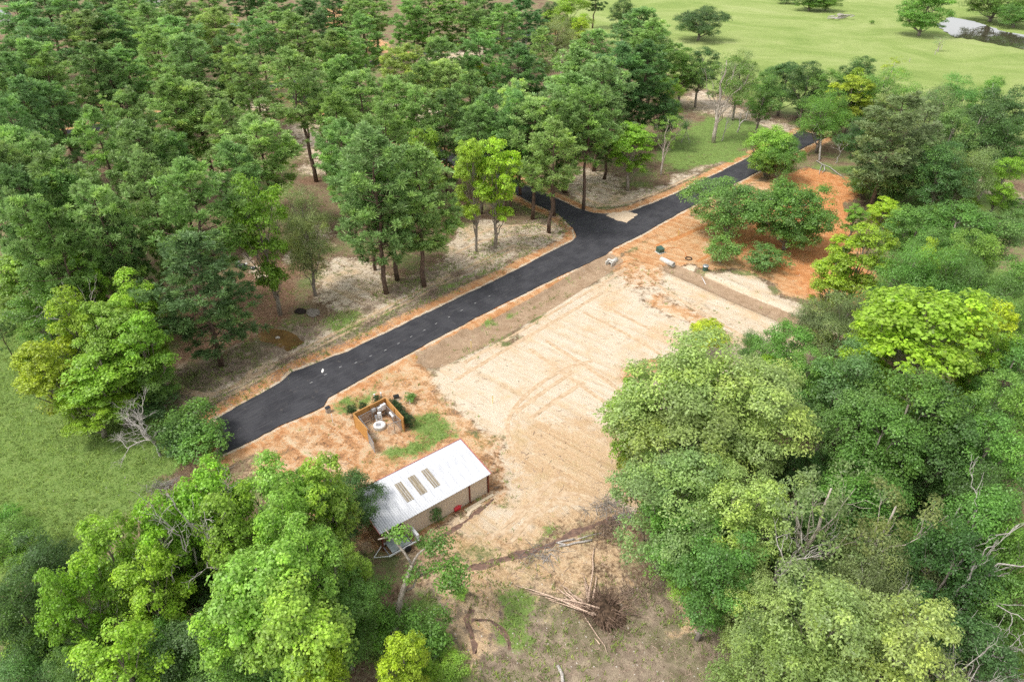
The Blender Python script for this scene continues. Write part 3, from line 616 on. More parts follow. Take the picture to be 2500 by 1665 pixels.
TREES = [
 # kind, zoom, top x, top y, crown width, height or base point, tint, area, label
 # upper-left pine wood
 ("pine",1,90,40,330,22,"pine","ul",0),("pine",1,260,-60,300,22,"pined","ul",0),("pine",1,480,-30,320,22,"pined","ul",0),("pine",1,700,-70,300,21,"pined","ul",0),("pine",1,880,-10,280,22,"pine","ul",0),("pine",1,560,110,320,22,"pine","ul",0),("pine",1,250,150,300,22,"pined","ul",0),("pine",1,200,300,320,22,"pine","ul",0),("pine",1,40,290,280,22,"pined","ul",0),
 ("pine",1,740,90,300,22,"pined","ul",0),("pine",1,960,60,260,21,"pine","ul",0),("pine",1,1200,-20,260,20,"pine","ul",0),("pine",1,1400,-40,240,20,"pinel","ul",0),("pine",1,1440,95,300,22,"pinel","ul","light green pine rising highest behind the pasture-side pine group, upper left"),("pine",1,1190,130,320,22,"pine","ul",0),("pine",1,1040,220,300,22,"pine","ul",0),("pine",1,1290,260,320,22,"pine","ul",0),("pine",1,1480,260,240,22,"pined","ul",0),
 ("pine",1,560,330,300,22,"pine","ul",0),("pine",1,690,410,220,20,"pine","ul",0),("pine",1,810,370,300,(1,925,700),"pine","ul",0),("pine",1,40,410,320,22,"pined","ul",0),("pine",1,260,410,300,22,"pined","ul",0),("pine",1,130,560,300,22,"pined","ul",0),("pine",1,340,590,320,(1,405,1060),"pined","ul","dark pine with its trunk standing before the left road glimpse"),("pine",1,60,690,280,22,"pined","ul",0),("pine",1,-60,560,280,22,"pined","ul",0),
 ("pine",1,1830,55,300,(1,1900,390),"pine","ul",0),("pine",1,1970,130,280,21,"pine","ul",0),("pine",1,1720,150,240,21,"pine","ul",0),("pine",1,1990,350,350,(1,2140,1230),"pinel","ul","tall pine with long bare trunk above pale sand, upper left"),("thinpine",1,2070,480,220,(1,2115,1130),"pine","ul","slim pine directly left behind the tall bare-trunked one"),("thinpine",1,2200,600,240,(1,2215,1175),"pine","ul","slim straight pine on sand, right of the tall bare-trunked one"),
 ("pine",1,1700,410,270,(1,1770,820),"pine","ul",0),("pine",1,1290,590,430,(1,1310,1110),"pinel","ul","broad double-stemmed pine in the middle of the upper left wood"),("pine",1,820,650,330,21,"pine","ul",0),("pine",1,640,790,330,22,"pine","ul",0),("pine",1,900,870,390,22,"pine","ul",0),("pine",1,1010,1120,320,22,"pine","ul",0),
 ("pine",1,1720,840,430,(1,1755,1180),"pinel","ul","dense domed pine just above the yellowish roadside tree"),("pine",1,1260,1170,480,23,"pine","ul","big pine standing behind the twin-trunk pine by the road"),("pine",4,1360,100,560,(4,1495,980),"pined","ul","twin-trunk pine with reddish needle litter at its foot by the road"),
 ("pine",1,90,890,320,22,"pine","ul",0),("pine",1,210,960,420,22,"pine","ul",0),("pine",1,340,1090,420,22,"pine","ul",0),("pine",1,50,1200,380,22,"pined","ul",0),("pine",1,480,1230,380,(4,620,265),"pine","ul",0),("pine",1,610,1300,360,21,"pine","ul",0),("pine",1,330,1420,360,21,"pined","ul",0),("pine",1,740,1440,260,18,"pined","ul",0),("pine",1,-40,1050,360,22,"pined","ul",0),("pine",1,150,1350,340,22,"pine","ul",0),
 ("round",1,1540,560,220,(1,1560,820),"dark","ul","small dark broadleaf tree among thin trunks in upper left wood"),("pine",1,2250,230,260,(1,2320,575),"pine","ul",0),("pine",1,2080,20,240,21,"pined","ul",0),("pine",1,2230,-60,240,21,"pined","ul",0),("pine",1,1620,-90,220,21,"pined","ul",0),("pine",1,1860,-80,240,21,"pined","ul",0),("pine",1,1050,-110,280,21,"pined","ul",0),("pine",1,640,-170,300,21,"pined","ul",0),("pine",1,340,-190,300,21,"pined","ul",0),("pine",1,80,-150,300,21,"pined","ul",0),
 ("maple",1,1720,1130,420,(4,1895,635),"ygreen","ul","bright yellow-green tree beside the brown puddle, left of the road"),("feather",1,2080,1250,360,(4,2135,505),"greyg","ul","wispy grey-green tree right of the yellow-green puddle tree"),
 # middle pine wood
 ("pine",2,60,230,330,(2,100,575),"pine","um",0),("pine",2,240,130,220,(2,225,345),"pine","um",0),("pine",2,230,0,240,21,"pine","um",0),("pine",2,420,-30,280,(2,350,412),"pine","um",0),("pine",2,560,30,260,21,"pine","um",0),("pine",2,690,-60,320,(2,715,485),"pine","um","tall pine right of the far road glimpse with trunk crossing it"),("pine",2,900,-40,340,(2,930,485),"pine","um","tall pine at the right end of the far road glimpse"),("pine",2,1150,60,300,21,"pine","um",0),("pine",2,1330,10,280,21,"pined","um",0),("pine",2,1060,-60,280,21,"pined","um",0),
 ("pine",2,520,340,390,(2,525,725),"pinel","um",0),("pine",2,640,440,240,(2,650,835),"pine","um",0),("pine",2,210,520,390,21,"pine","um",0),("pine",2,830,440,290,(2,885,845),"pinel","um",0),("pine",2,970,510,290,(2,955,855),"pine","um",0),("pine",2,350,740,290,(2,545,885),"pine","um",0),("pine",2,440,880,470,(5,400,495),"pine","um","large pine left of the yellow trees, foot near the road berm"),("pine",2,690,1020,430,(5,655,440),"pine","um","large pine just left of the first yellow tree, by the road"),("pine",2,210,960,320,21,"pine","um",0),("pine",2,390,1150,420,18,"pine","um",0),
 ("maple",2,650,850,220,18,"ygreen","um","yellowish green tree peeping between pines, left of the yellow pair"),("maple",2,880,850,260,(5,1005,215),"yellow","um","left one of two bright yellow-green trees by the intersection"),("maple",2,1130,890,340,(5,1130,188),"yellow","um","right one of two bright yellow-green trees by the intersection"),
 ("pine",2,1310,590,320,21,"pinel","um",0),("pine",2,1430,690,340,(2,1385,1485),"pinel","um","tall pale pine overhanging the side street at the intersection"),("pine",2,1240,640,280,22,"pine","um",0),("pine",2,1130,650,240,21,"pine","um",0),("thinpine",2,1480,230,220,21,"pinel","um",0),("pine",2,1300,340,300,20,"pined","um",0),("snag",2,1370,220,140,14,"wood","um","pale bare tree poking out among far pines"),("snag",2,1590,240,110,12,"wood","um","smaller pale bare tree right of the other among far pines"),
 ("pine",2,1680,370,380,22,"pine","um",0),("pine",2,1850,440,360,22,"pine","um",0),("pine",2,1640,540,440,22,"pine","um",0),("pine",2,1800,230,320,22,"pine","um",0),("pine",2,2080,80,360,22,"pine","um",0),("pine",2,2220,160,330,22,"pine","um",0),("pine",2,2000,330,360,22,"pined","um",0),("pine",2,2160,320,320,22,"pined","um",0),("round",2,1720,840,320,(2,1690,1010),"dark","um",0),("pine",2,1910,690,280,16,"pined","um",0),("pine",2,1780,620,340,22,"pine","um",0),
 ("maple",2,1010,445,170,14,"yellow","um","small bright yellow tree deep among the middle pines"),("maple",2,1730,110,120,14,"yellow","um",0),("maple",2,2070,800,310,(2,2030,1290),"ygreen","um","round yellow-green tree beside the intersection's upper corner"),("sparse",2,2235,720,210,(2,2255,1185),"light","um","half-bare tree right of the round yellow-green corner tree"),("snag",2,2060,640,150,11,"wood","um","bare grey tree behind the round yellow-green corner tree"),
 ("pine",2,1790,-60,320,(2,1790,195),"dark","pe",0),("round",2,2010,0,170,14,"dark","pe",0),("round",2,1640,-30,260,16,"ygreen","pe",0),("round",2,1500,0,150,14,"dark","pe",0),("feather",2,1560,95,230,14,"greyg","pe",0),("round",2,2200,200,260,14,"dark","pe",0),("round",2,2330,540,160,12,"ygreen","pe",0),("round",2,2310,640,220,10,"dark","pe",0),
 ("pine",2,760,640,310,20,"pine","um",0),("pine",2,1020,760,290,19,"pine","um",0),("pine",2,600,620,300,20,"pine","um",0),("pine",2,1520,860,330,19,"pine","um",0),("pine",2,430,560,310,21,"pinel","um",0),("pine",2,60,700,310,20,"pine","um",0),("pine",2,1560,690,310,21,"pine","um",0),("pine",2,1190,800,290,18,"pined","um",0),("pine",2,60,420,280,21,"pine","um",0),("pine",2,800,280,280,21,"pine","um",0),("pine",2,1050,240,280,21,"pine","um",0),
 ("pine",1,1500,740,290,20,"pine","ul",0),("pine",1,1130,560,310,21,"pine","ul",0),("pine",1,1560,1010,300,18,"pine","ul",0),("pine",1,2300,860,320,20,"pine","ul",0),("pine",1,1600,330,260,21,"pine","ul",0),("pine",1,2330,420,270,21,"pine","ul",0),("pine",1,1130,940,280,19,"pined","ul",0),
 # pasture
 ("low",3,185,35,350,(3,150,275),"dark","fd","lone dark oak standing in the pasture"),("low",3,1700,-60,360,(3,1640,245),"green","fd","feathery tree at the left end of the pond"),("low",3,2130,-110,420,(3,2120,150),"green","fd","big feathery tree on the far pond bank, left one"),("low",3,2330,20,300,(3,2280,190),"green","fd","feathery tree on the far pond bank, right one"),("low",3,900,-70,260,(3,900,75),"green","fd","left one of two round bushes at the pasture top"),("low",3,1010,-50,200,(3,1010,78),"green","fd","right one of two round bushes at the pasture top"),("shrub",3,760,-30,130,4,"dark","fd","low dark bush left of the round bushes at pasture top"),("shrub",3,1330,140,30,1.6,"green","fd","tiny lone bush in the pasture near the grey log heap"),("sparse",3,1790,240,90,(3,1770,350),"greyg","fd","spindly small tree at the pasture fence corner"),
 # belt along the pasture
 ("round",3,60,330,220,13,"green","pe",0),("round",3,190,330,220,13,"dark","pe",0),("sparse",3,340,280,400,(3,255,965),"green","pe","tall half-bare tree with thick trunk on green grass by the pasture belt"),("feather",3,470,340,240,15,"greyg","pe",0),("oak",3,770,385,310,(3,690,785),"dark","pe","dark oak above the dirt track near the road's far end"),("round",3,620,470,230,14,"green","pe",0),("round",3,930,430,250,13,"dark","pe",0),("round",3,1060,480,220,13,"green","pe",0),("round",3,1170,430,170,12,"dark","pe",0),("round",3,1290,395,190,13,"dark","pe",0),("sparse",3,1480,365,140,10,"gold","pe","thin golden tree against the pasture"),
 ("maple",3,1190,500,310,(3,1090,965),"gold","pe","golden-green tree with leaning pale trunk near the road's far end"),("maple",3,1270,480,240,13,"ygreen","pe",0),("feather",3,1460,480,370,14,"green","pe",0),("feather",3,1060,600,300,12,"green","pe",0),("feather",3,1920,500,300,14,"bluish","pe",0),("round",3,2150,520,220,14,"green","pe",0),("round",3,2290,570,280,15,"dark","pe",0),("pine",3,1560,650,460,19,"greyg","pe","large dull olive pine right of the golden-green tree"),("feather",3,1780,610,350,16,"greyg","pe",0),("round",3,1900,760,300,15,"bluish","pe",0),("round",3,2110,690,320,16,"dark","pe",0),("round",3,2270,770,320,15,"dark","pe",0),("round",3,1880,980,330,13,"dark","pe",0),("feather",3,2060,960,320,13,"greyg","pe",0),("round",3,2270,1060,240,10,"ygreen","pe",0),("round",3,1330,800,260,10,"dark","pe",0),
 ("low",3,1480,1020,600,(3,1440,1400),"bluish","pe","wide feathery tree right of the orange clay pad"),("sparse",3,1980,1150,200,(3,1955,1325),"greyg","pe","spindly half-bare tree on the grass strip at right"),("shrub",3,1160,960,110,(3,1150,1010),"ygreen","pe",0),
 ("low",3,500,870,370,(3,600,1190),"light","cl","feathery tree leaning over the road, farther left one"),("low",3,760,930,290,(3,680,1230),"green","cl","feathery tree over the road near its far end"),("low",3,400,1195,640,(6,340,115),"bluish","cl","big feathery blue-green tree at the road edge before the orange clay"),("low",3,840,1245,580,(6,735,190),"green","cl","round dark oak standing on the orange clay"),("shrub",6,330,110,260,(6,300,290),"green","cl",0),("shrub",6,560,180,300,(6,600,330),"bluish","cl",0),
 ("maple",3,1240,1380,190,7,"light","cl",0),("maple",3,1440,1330,230,8,"yellow","cl","small yellow-green tree right of the clay pad"),("round",3,1650,1430,360,12,"green","rw",0),("round",3,1950,1400,460,14,"green","rw",0),("round",3,2260,1420,320,14,"bluish","rw",0),
 # lower right woods
 ("maple",6,1330,45,380,15,"yellow","rw","bright yellow-green tree next to the orange clay, left edge of woods"),("maple",6,1110,210,270,11,"yellow","rw","small yellow-green tree overhanging the orange clay edge"),("maple",6,1740,105,200,15,"yellow","rw",0),("feather",6,1650,165,430,16,"green","rw",0),("feather",6,1950,190,400,16,"green","rw",0),("feather",6,2160,250,400,16,"bluish","rw",0),("round",6,2060,80,340,15,"green","rw",0),("round",6,2310,240,300,15,"green","rw",0),("round",6,1800,20,300,13,"green","rw",0),("round",6,1450,560,260,11,"dark","rw",0),
 ("maple",6,1800,400,820,20,"yellow","rw","largest yellow-green tree, spreading on pale limbs above the right woods"),("maple",6,2180,520,330,16,"yellow","rw",0),("maple",6,1400,560,330,15,"yellow","rw",0),("maple",6,2230,720,330,15,"ygreen","rw",0),
 ("feather",6,960,550,220,9,"greyg","rw",0),("feather",6,1150,500,380,11,"greyg","rw","grey-green feathery tree at the end of the drainage channel"),("maple",6,200,670,280,(6,190,905),"yellow","cl","slim yellow sapling tree at the back of the big olive oak"),("feather",6,560,740,220,8,"bluish","rw",0),("feather",6,740,665,70,6,"bluish","rw",0),("round",6,790,725,360,12,"green","rw",0),("round",6,1190,830,500,15,"bluish","rw",0),("round",6,960,900,340,12,"green","rw",0),("maple",6,640,920,240,9,"ygreen","rw",0),
 ("oak",6,110,850,800,18,"olive","rw","big pale olive oak nearest the clearing, upper part"),("oak",6,540,950,720,17,"olive","rw","big pale olive oak deeper right of the clearing one"),("oak",6,130,1180,760,16,"olive","rw","pale olive oak hanging over the lower clearing edge"),("maple",5,2110,1080,330,13,"ygreen","rw","yellowish green tree at the left tip of the olive oaks"),("maple",5,2140,1290,280,11,"gold","rw","golden green low tree left below the olive oaks"),
 ("oak",9,20,60,640,14,"olive","rw","lower olive oak crown hanging over the brush at the clearing edge"),("oak",9,430,120,620,14,"olive","rw","lower olive oak crown deeper in, right of the brush edge"),("oak",9,130,330,520,11,"green","rw","green lower oak crown under the olive ones by the rubble"),
 ("round",6,1650,1080,620,16,"green","rw",0),("round",6,2020,1130,520,16,"dark","rw",0),("round",6,2260,1050,380,16,"green","rw",0),("round",6,1430,1280,520,15,"green","rw",0),("round",6,1830,1250,520,15,"dark","rw",0),("round",6,2230,1350,420,15,"green","rw",0),("round",6,1250,1130,420,14,"bluish","rw",0),
 ("sparse",9,1160,40,640,18,"greyg","rw","half-bare grey-green tree with big pale limbs, lower right woods"),("sparse",9,1600,190,560,17,"greyg","rw",0),("round",9,1350,100,520,11,"green","rw",0),("feather",9,1400,690,520,13,"greyg","rw",0),("feather",9,1700,700,420,12,"greyg","rw",0),("oak",9,1130,960,760,17,"olive","rw","pale olive oak at the bottom, left crown"),("oak",9,1600,1060,760,17,"olive","rw","pale olive oak at the bottom, right crown"),("oak",9,640,830,420,12,"olive","rw","smaller pale olive oak at the lower edge of the rubble"),("oak",9,800,1250,620,14,"olive","rw","pale olive oak lowest at the bottom frame"),
 ("round",9,1960,560,480,15,"dark","rw",0),("round",9,2120,270,520,16,"green","rw",0),("round",9,2290,110,420,16,"dark","rw",0),("round",9,2250,880,420,12,"green","rw",0),("round",9,2180,1250,520,12,"dark","rw",0),("round",9,1950,950,380,9,"ygreen","rw",0),("round",9,950,800,460,8,"dark","rw",0),("round",9,640,420,420,7,"dark","rw",0),("round",9,330,560,520,13,"green","rw","leafy green tree below the olive oaks over the rubble edge"),("feather",9,200,650,360,8,"ygreen","rw",0),("round",9,2380,560,420,15,"green","rw",0),("round",6,2400,800,420,15,"green","rw",0),("feather",6,2420,480,420,15,"green","rw",0),("round",9,1250,420,520,9,"dark","rw",0),
 # meadow clump
 ("maple",4,60,150,400,15,"light","lm",0),("maple",4,520,210,280,15,"ygreen","lm",0),("maple",4,830,360,340,15,"ygreen","lm",0),("maple",4,410,455,330,16,"ygreen","lm",0),("maple",4,640,520,360,15,"light","lm",0),("maple",4,880,640,360,13,"ygreen","lm",0),("maple",4,250,800,420,12,"yellow","lm",0),("maple",4,640,860,520,11,"ygreen","lm",0),("round",4,250,420,420,13,"green","lm",0),("round",4,960,960,320,7,"green","lm",0),("maple",4,560,1130,460,7,"ygreen","lm",0),("shrub",4,1080,640,190,(4,1080,825),"dark","lm","dark rounded bush between the meadow clump and the twin-trunk pine"),("thinpine",4,30,590,150,(4,195,1135),"pined","lm","dark pine with leaning bare trunk on the meadow's left edge"),
 ("shrub",4,1310,1245,380,(4,1330,1500),"green","lm","green bush at the very end of the paved road"),("shrub",4,1180,1380,260,3.5,"dark","lm",0),("shrub",4,1350,1420,300,4,"green","lm",0),("fan",4,960,1270,420,(4,1090,1590),"wood","lm","dead grey tree with fan of bare branches by the meadow"),
 # grove left of the shed
 ("maple",7,600,465,440,15,"ygreen","bl",0),("maple",7,330,815,380,14,"ygreen","bl",0),("maple",7,930,690,420,13,"ygreen","bl",0),("maple",7,1290,95,460,16,"ygreen","bl",0),("maple",7,1040,300,380,15,"ygreen","bl",0),("maple",7,1520,230,440,15,"ygreen","bl",0),("maple",7,1760,60,480,15,"light","bl",0),("maple",7,2080,100,380,13,"light","bl",0),("maple",8,-60,60,360,14,"light","bl",0),("maple",7,2060,500,430,15,"light","bl",0),("maple",7,1820,330,420,15,"light","bl",0),
 ("maple",7,1650,630,640,16,"light","bl","light green spreading tree, left of two in the grove centre"),("maple",7,1950,870,620,15,"light","bl","light green spreading tree, right of two in the grove centre"),("maple",7,1480,930,480,13,"light","bl",0),("maple",7,740,1215,520,12,"ygreen","bl",0),("feather",7,480,1250,340,9,"bluish","bl",0),("round",7,150,620,420,11,"dark","bl",0),("round",7,60,900,420,11,"dark","bl",0),("maple",7,2080,1370,360,11,"yellow","bl","small bright yellow-green treetop at the bottom frame, left one"),("maple",8,480,1280,330,10,"yellow","bl","bright yellow-green treetop below the leaning pale trunk"),("round",7,2270,1000,400,9,"green","bl",0),("round",8,100,800,420,9,"green","bl",0),("round",7,1150,650,480,9,"dark","bl",0),("round",7,1250,1150,520,9,"dark","bl",0),("round",7,1000,1250,420,8,"green","bl",0),("feather",7,100,1350,520,7,"bluish","bl",0),("round",7,1500,1300,460,8,"green","bl",0),("round",7,1850,1350,420,7,"bluish","bl",0),("maple",8,700,1440,160,5,"ygreen","bl",0),("shrub",8,640,1130,380,(8,660,1360),"green","bl","low dark-green bush with bare twigs right of the leaning pale trunk"),("shrub",8,330,1100,260,3.5,"green","bl",0),("maple",8,150,640,240,9,"light","bl",0),("round",7,350,1050,420,9,"green","bl",0),("shrub",8,740,390,90,(8,735,490),"dark","cl","dark bush growing against the shed's front wall"),
 ("shrub",8,520,1180,170,1.6,"green","bl","small green shrub right of the leaning pale trunk foot"),("shrub",8,720,1260,200,1.4,"green","bl","small green shrub at the bottom, beside the mud streaks"),("shrub",8,820,1420,200,1.4,"light","bl","light green shrub at the bottom centre frame"),("shrub",8,600,1330,220,1.8,"green","bl","bushy green shrub next to the bright yellow-green treetop"),("shrub",8,900,940,90,0.9,"light","bl","tiny light green plant below the leaning tree crown"),
 # snags
 ("snag",9,940,400,200,16,"wood","rw","pale dead limbs rising left of the half-bare grey-green tree"),("snag",4,560,330,180,15,"wood","lm","pale dead twigs inside the meadow clump top"),("snag",7,500,620,150,15,"wood","bl","pale dead limb on the left yellow-green grove tree"),("snag",7,1180,300,160,16,"wood","bl","pale dead limb sticking out near the grove top"),
 ("snag",3,35,700,110,(3,35,965),"wood","pe","bare grey snag on the grass, leftmost by the half-bare tree"),("snag",3,335,690,100,(3,310,955),"wood","pe","pale bare snag right beside the thick half-bare trunk"),("snag",3,450,620,220,(3,415,895),"wood","pe","wide bare tree on green grass by the dirt track"),("snag",3,1150,925,170,(3,1080,1105),"wood","pe","dead leaning tree with forked limbs right of the bent one"),("snag",9,1700,940,220,15,"wood","rw","pale dead branches between grey-green trees at lower right"),("snag",3,2150,620,120,15,"wood","pe","dead grey treetop sticking out of the dark trees at right"),("snag",7,230,1260,200,5,"wood","bl","bare twiggy dead shrub in the lower left corner"),("snag",9,2050,1370,180,14,"wood","rw","thin dead tree at the lower right corner"),("snag",9,2300,1040,220,15,"wood","rw","pale dead limbs near the right frame edge"),("snag",9,1990,440,150,17,"wood","rw","small dead treetop above the dark trees at right")]
ORD = ["", "first", "second", "third", "fourth", "fifth", "sixth", "seventh", "eighth", "ninth", "tenth", "eleventh", "twelfth", "thirteenth", "fourteenth", "fifteenth", "sixteenth", "seventeenth", "eighteenth", "nineteenth", "twentieth", "twenty-first", "twenty-second", "twenty-third", "twenty-fourth"]
recs = []; cnt = {}
for t in TREES:
    kind, zz, tx, ty, w, hb, tint, area, lab = t
    u, v = src(zz, tx, ty)
    if isinstance(hb, tuple):
        b = G(*src(*hb)); lo, hi = 0.5, 34.0
        for _ in range(40):
            mid = (lo + hi) / 2
            if proj((b.x, b.y, mid))[1] > v: lo = mid
            else: hi = mid
        h = (lo + hi) / 2; p = b
        if kind == 'pine' and h < 17.5 and area != 'pe': h = 19.5; p = G(u, v, h * 0.97)
    else:
        h = float(hb) + (2.5 if area == 'pe' and kind != 'snag' and hb > 9 else 0); p = G(u, v, h * 0.97)
    dep = proj((p.x, p.y, h * 0.7))[2]; r = w * ZS * 0.5 * dep / FPX * (1.24 if kind == 'pine' else 1.1 if kind == 'thinpine' else 1.08 if kind == 'low' else 1.08 if area == 'cl' else 1.14 if isinstance(hb, tuple) else 1.34)
    recs.append(dict(kind=kind, x=p.x, y=p.y, h=h, r=r, tint=tint, area=area, lab=lab, u=u, v=v))
BARKT = {"pine": (1, 1, 1, 1), "maple": (1.15, 1.15, 1.12, 1), "sparse": (1.9, 1.9, 1.9, 1)}
def jitter(c, rng, a=0.10): 
    f = rng.normal(1, a); return (c[0] * f * rng.normal(1, 0.06), c[1] * f, c[2] * f * rng.normal(1, 0.08), 1)
tr_rng = np.random.default_rng(99)
# labels by row where no landmark phrase was given
todo = {}
for i, q in enumerate(recs):
    if not q["lab"]: todo.setdefault((q["area"], SPEC[q["kind"]][1]), []).append(i)
for (area, sp), ids in todo.items():
    vs = sorted(ids, key=lambda i: recs[i]["v"]); rows = [vs[k:k + 8] for k in range(0, len(vs), 8)]
    for ri, row in enumerate(rows):
        row = sorted(row, key=lambda i: recs[i]["u"])
        for ci, i in enumerate(row):
            s = TWORD[recs[i]["tint"]] + " " + sp + " " + AREA[area]
            if len(row) > 1: s += ", " + ORD[ci + 1] + " from left"
            if len(rows) > 1: s += ", " + ORD[ri + 1] + " row"
            recs[i]["lab"] = s
for q in recs:
    var = TR[q["kind"]]; k = cnt.get(q["kind"], 0); cnt[q["kind"]] = k + 1; d = var[k % len(var)]
    sz = q["h"] / d["H"]; sr = q["r"] / d["R"] * (1.0 if q["kind"] != "snag" else 0.9)
    sr = min(max(sr, 0.45 * sz), (1.9 if q['kind'] != 'shrub' else 2.4) * sz)
    if q['kind'] == 'snag': sr = max(sr, 0.8 * sz)
    nm, sp, cat = SPEC[q["kind"]]
    root = empty(nm, (q["x"], q["y"], gz(q["x"], q["y"])), tr_rng.uniform(0, 6.28)); tag(root, q["lab"], cat, AREA[q["area"]].replace("in the ", "trees in the ") if q["area"] != "cl" else "trees around the clearing")
    root.scale = (sr, sr, sz); root.rotation_euler[0] = tr_rng.normal(0, 0.022); root.rotation_euler[1] = tr_rng.normal(0, 0.022)
    tk = link("trunk", d["trunk"], root); tk.color = BARKT.get(q["kind"], (1, 1, 1, 1))
    if d["crown"] is not None:
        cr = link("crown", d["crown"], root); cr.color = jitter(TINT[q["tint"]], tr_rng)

# ---------------------------------------------------------------- understorey
UND = {"rw": ([(9, 300, 250), (9, 500, 100), (9, 700, 200), (9, 900, 350), (9, 1100, 620), (9, 1350, 900), (9, 1700, 600), (9, 1850, 380), (9, 2050, 760), (9, 2300, 700), (9, 1900, 1150), (9, 2250, 1450), (9, 500, 700), (9, 800, 600), (9, 1500, 420), (6, 1300, 700), (6, 1500, 950), (6, 2250, 900), (6, 2000, 850), (6, 1050, 1150), (6, 800, 1300), (6, 1300, 1450), (6, 2100, 1450), (6, 1700, 1400), (6, 1750, 480), (6, 2000, 400), (6, 2300, 500), (9, 400, 1000), (9, 1000, 1450), (9, 1450, 1500), (9, 200, 480), (6, 1900, 1000)], "shady understorey bush among the lower right trees", "understorey bushes in the lower right woods"),
       "bl": ([(7, 200, 800), (7, 500, 950), (7, 800, 900), (7, 1100, 850), (7, 1350, 700), (7, 1600, 560), (7, 1900, 520), (7, 2200, 850), (7, 300, 1300), (7, 700, 1500), (7, 1100, 1400), (7, 1350, 1050), (7, 1700, 1200), (7, 2000, 1250), (7, 2300, 1250), (7, 100, 1150), (7, 1300, 1480), (7, 950, 1080), (8, 180, 560), (8, 200, 950), (7, 50, 520), (7, 1950, 1500), (8, 100, 1150)], "low bush under the grove left of the shed", "understorey bushes in the lower left grove"),
       "lm": ([(4, 700, 1180), (4, 850, 1330), (4, 1000, 1180), (4, 600, 1050), (4, 1050, 1330), (4, 350, 700), (4, 900, 1150), (4, 450, 1150)], "low bush at the foot of the meadow clump", "understorey bushes by the meadow"),
       "pe": ([(3, 350, 560), (3, 850, 800), (3, 1000, 830), (3, 1300, 980), (3, 1500, 900), (3, 1750, 950), (3, 2000, 880), (3, 2250, 950), (3, 1150, 850), (3, 600, 700), (3, 100, 560), (3, 2150, 1150), (3, 2300, 1180), (3, 1700, 1150), (3, 1850, 1180), (3, 1250, 1330), (3, 1650, 1500), (3, 1900, 1520), (3, 2250, 1530), (3, 1450, 1480), (6, 1500, 120), (6, 1700, 100), (6, 2250, 120)], "low bush under the tree belt along the pasture", "understorey bushes along the pasture belt")}
ur = np.random.default_rng(5)
for key, (pts, lab, grp) in UND.items():
    order = sorted(range(len(pts)), key=lambda i: src(*pts[i])[1]); names = {}
    for r0_ in range(0, len(order), 8):
        row = sorted(order[r0_:r0_ + 8], key=lambda i: src(*pts[i])[0])
        for ci, i in enumerate(row): names[i] = lab + (", %s from left" % ORD[ci + 1]) + (", %s row" % ORD[r0_ // 8 + 1] if len(order) > 8 else "")
    for i, q in enumerate(pts):
        p = at(*q); k = ur.integers(0, 6); d = TR["shrub"][k % 3] if k < 4 else TR["round"][k % 3]
        hgt = ur.uniform(2.2, 4.2) if k < 4 else ur.uniform(4.5, 7); rr = hgt * ur.uniform(0.6, 0.95) if k < 4 else hgt * ur.uniform(0.42, 0.55)
        root = empty("shrub", p, ur.uniform(0, 6.28)); root.scale = (rr / d["R"], rr / d["R"], hgt / d["H"]); tag(root, names[i], "shrub", grp)
        link("trunk", d["trunk"], root); c = link("crown", d["crown"], root); c.color = jitter(TINT[["green", "dark", "green", "bluish", "ygreen", "dark"][ur.integers(0, 6)]], ur, 0.12)

# ---------------------------------------------------------------- metal shed
def V2(p): return np.array([p[0], p[1]])
EAVE, RIDGE = 2.6, 3.35
A_, B_, C_, D_ = [V2(G(*q)) for q in ((1124, 1072, RIDGE), (1199, 1156.5, EAVE), (925, 1305.5, EAVE), (863, 1204, RIDGE))]
cen = (A_ + B_ + C_ + D_) / 4; ex = (B_ - C_) + (A_ - D_); LEN = np.linalg.norm(ex) / 2; ex = ex / np.linalg.norm(ex); ey = np.array([-ex[1], ex[0]])
WID = abs(((A_ - B_) @ ey) + ((D_ - C_) @ ey)) / 2
shed = empty("metal_shed", (cen[0], cen[1], 0), math.atan2(ex[1], ex[0])); tag(shed, "long metal shed with white sheet roof, three skylights and beige walls", "shed")
hl, hw = LEN / 2, WID / 2; slope = math.atan2(RIDGE - EAVE, WID)
def roof_z(y): return EAVE + (y + hw) / WID * (RIDGE - EAVE)
NP = 14; pw = LEN / NP
def ribbed(length, width, rib=0.05, n=4, th=0.012):
    """sheet lying in XY, ribs run along Y"""
    mb = MB(); xs = []; 
    prof = []
    for i in range(n):
        x0 = -width / 2 + width * i / n; s = width / n
        prof += [(x0, 0), (x0 + s * 0.36, 0), (x0 + s * 0.43, rib), (x0 + s * 0.57, rib), (x0 + s * 0.64, 0)]
    prof.append((width / 2, 0)); m = len(prof)
    V = [(x, -length / 2, z) for x, z in prof] + [(x, length / 2, z) for x, z in prof]
    V += [(x, y, z - th) for x, y, z in V]
    F = [(i, i + 1, m + i + 1, m + i) for i in range(m - 1)] + [(2 * m + i + 1, 2 * m + i, 3 * m + i, 3 * m + i + 1) for i in range(m - 1)]
    F += [(i + 1, i, 2 * m + i, 2 * m + i + 1) for i in range(m - 1)] + [(m + i, m + i + 1, 3 * m + i + 1, 3 * m + i) for i in range(m - 1)]
    return mb.add(V, F)
rl = WID / math.cos(slope)
roofm = ribbed(rl, pw - 0.004).mesh("roof_panel", MAT["roof_sheet"])
for i in range(NP):
    o = link("roof_panel", roofm, shed); o.location = (-hl + (i + 0.5) * pw, 0, (EAVE + RIDGE) / 2); o.rotation_euler = (slope, 0, 0)
skm = ribbed(rl * 0.46, pw * 0.86, 0.035, 3).mesh("skylight", MAT["skylight_sheet"])
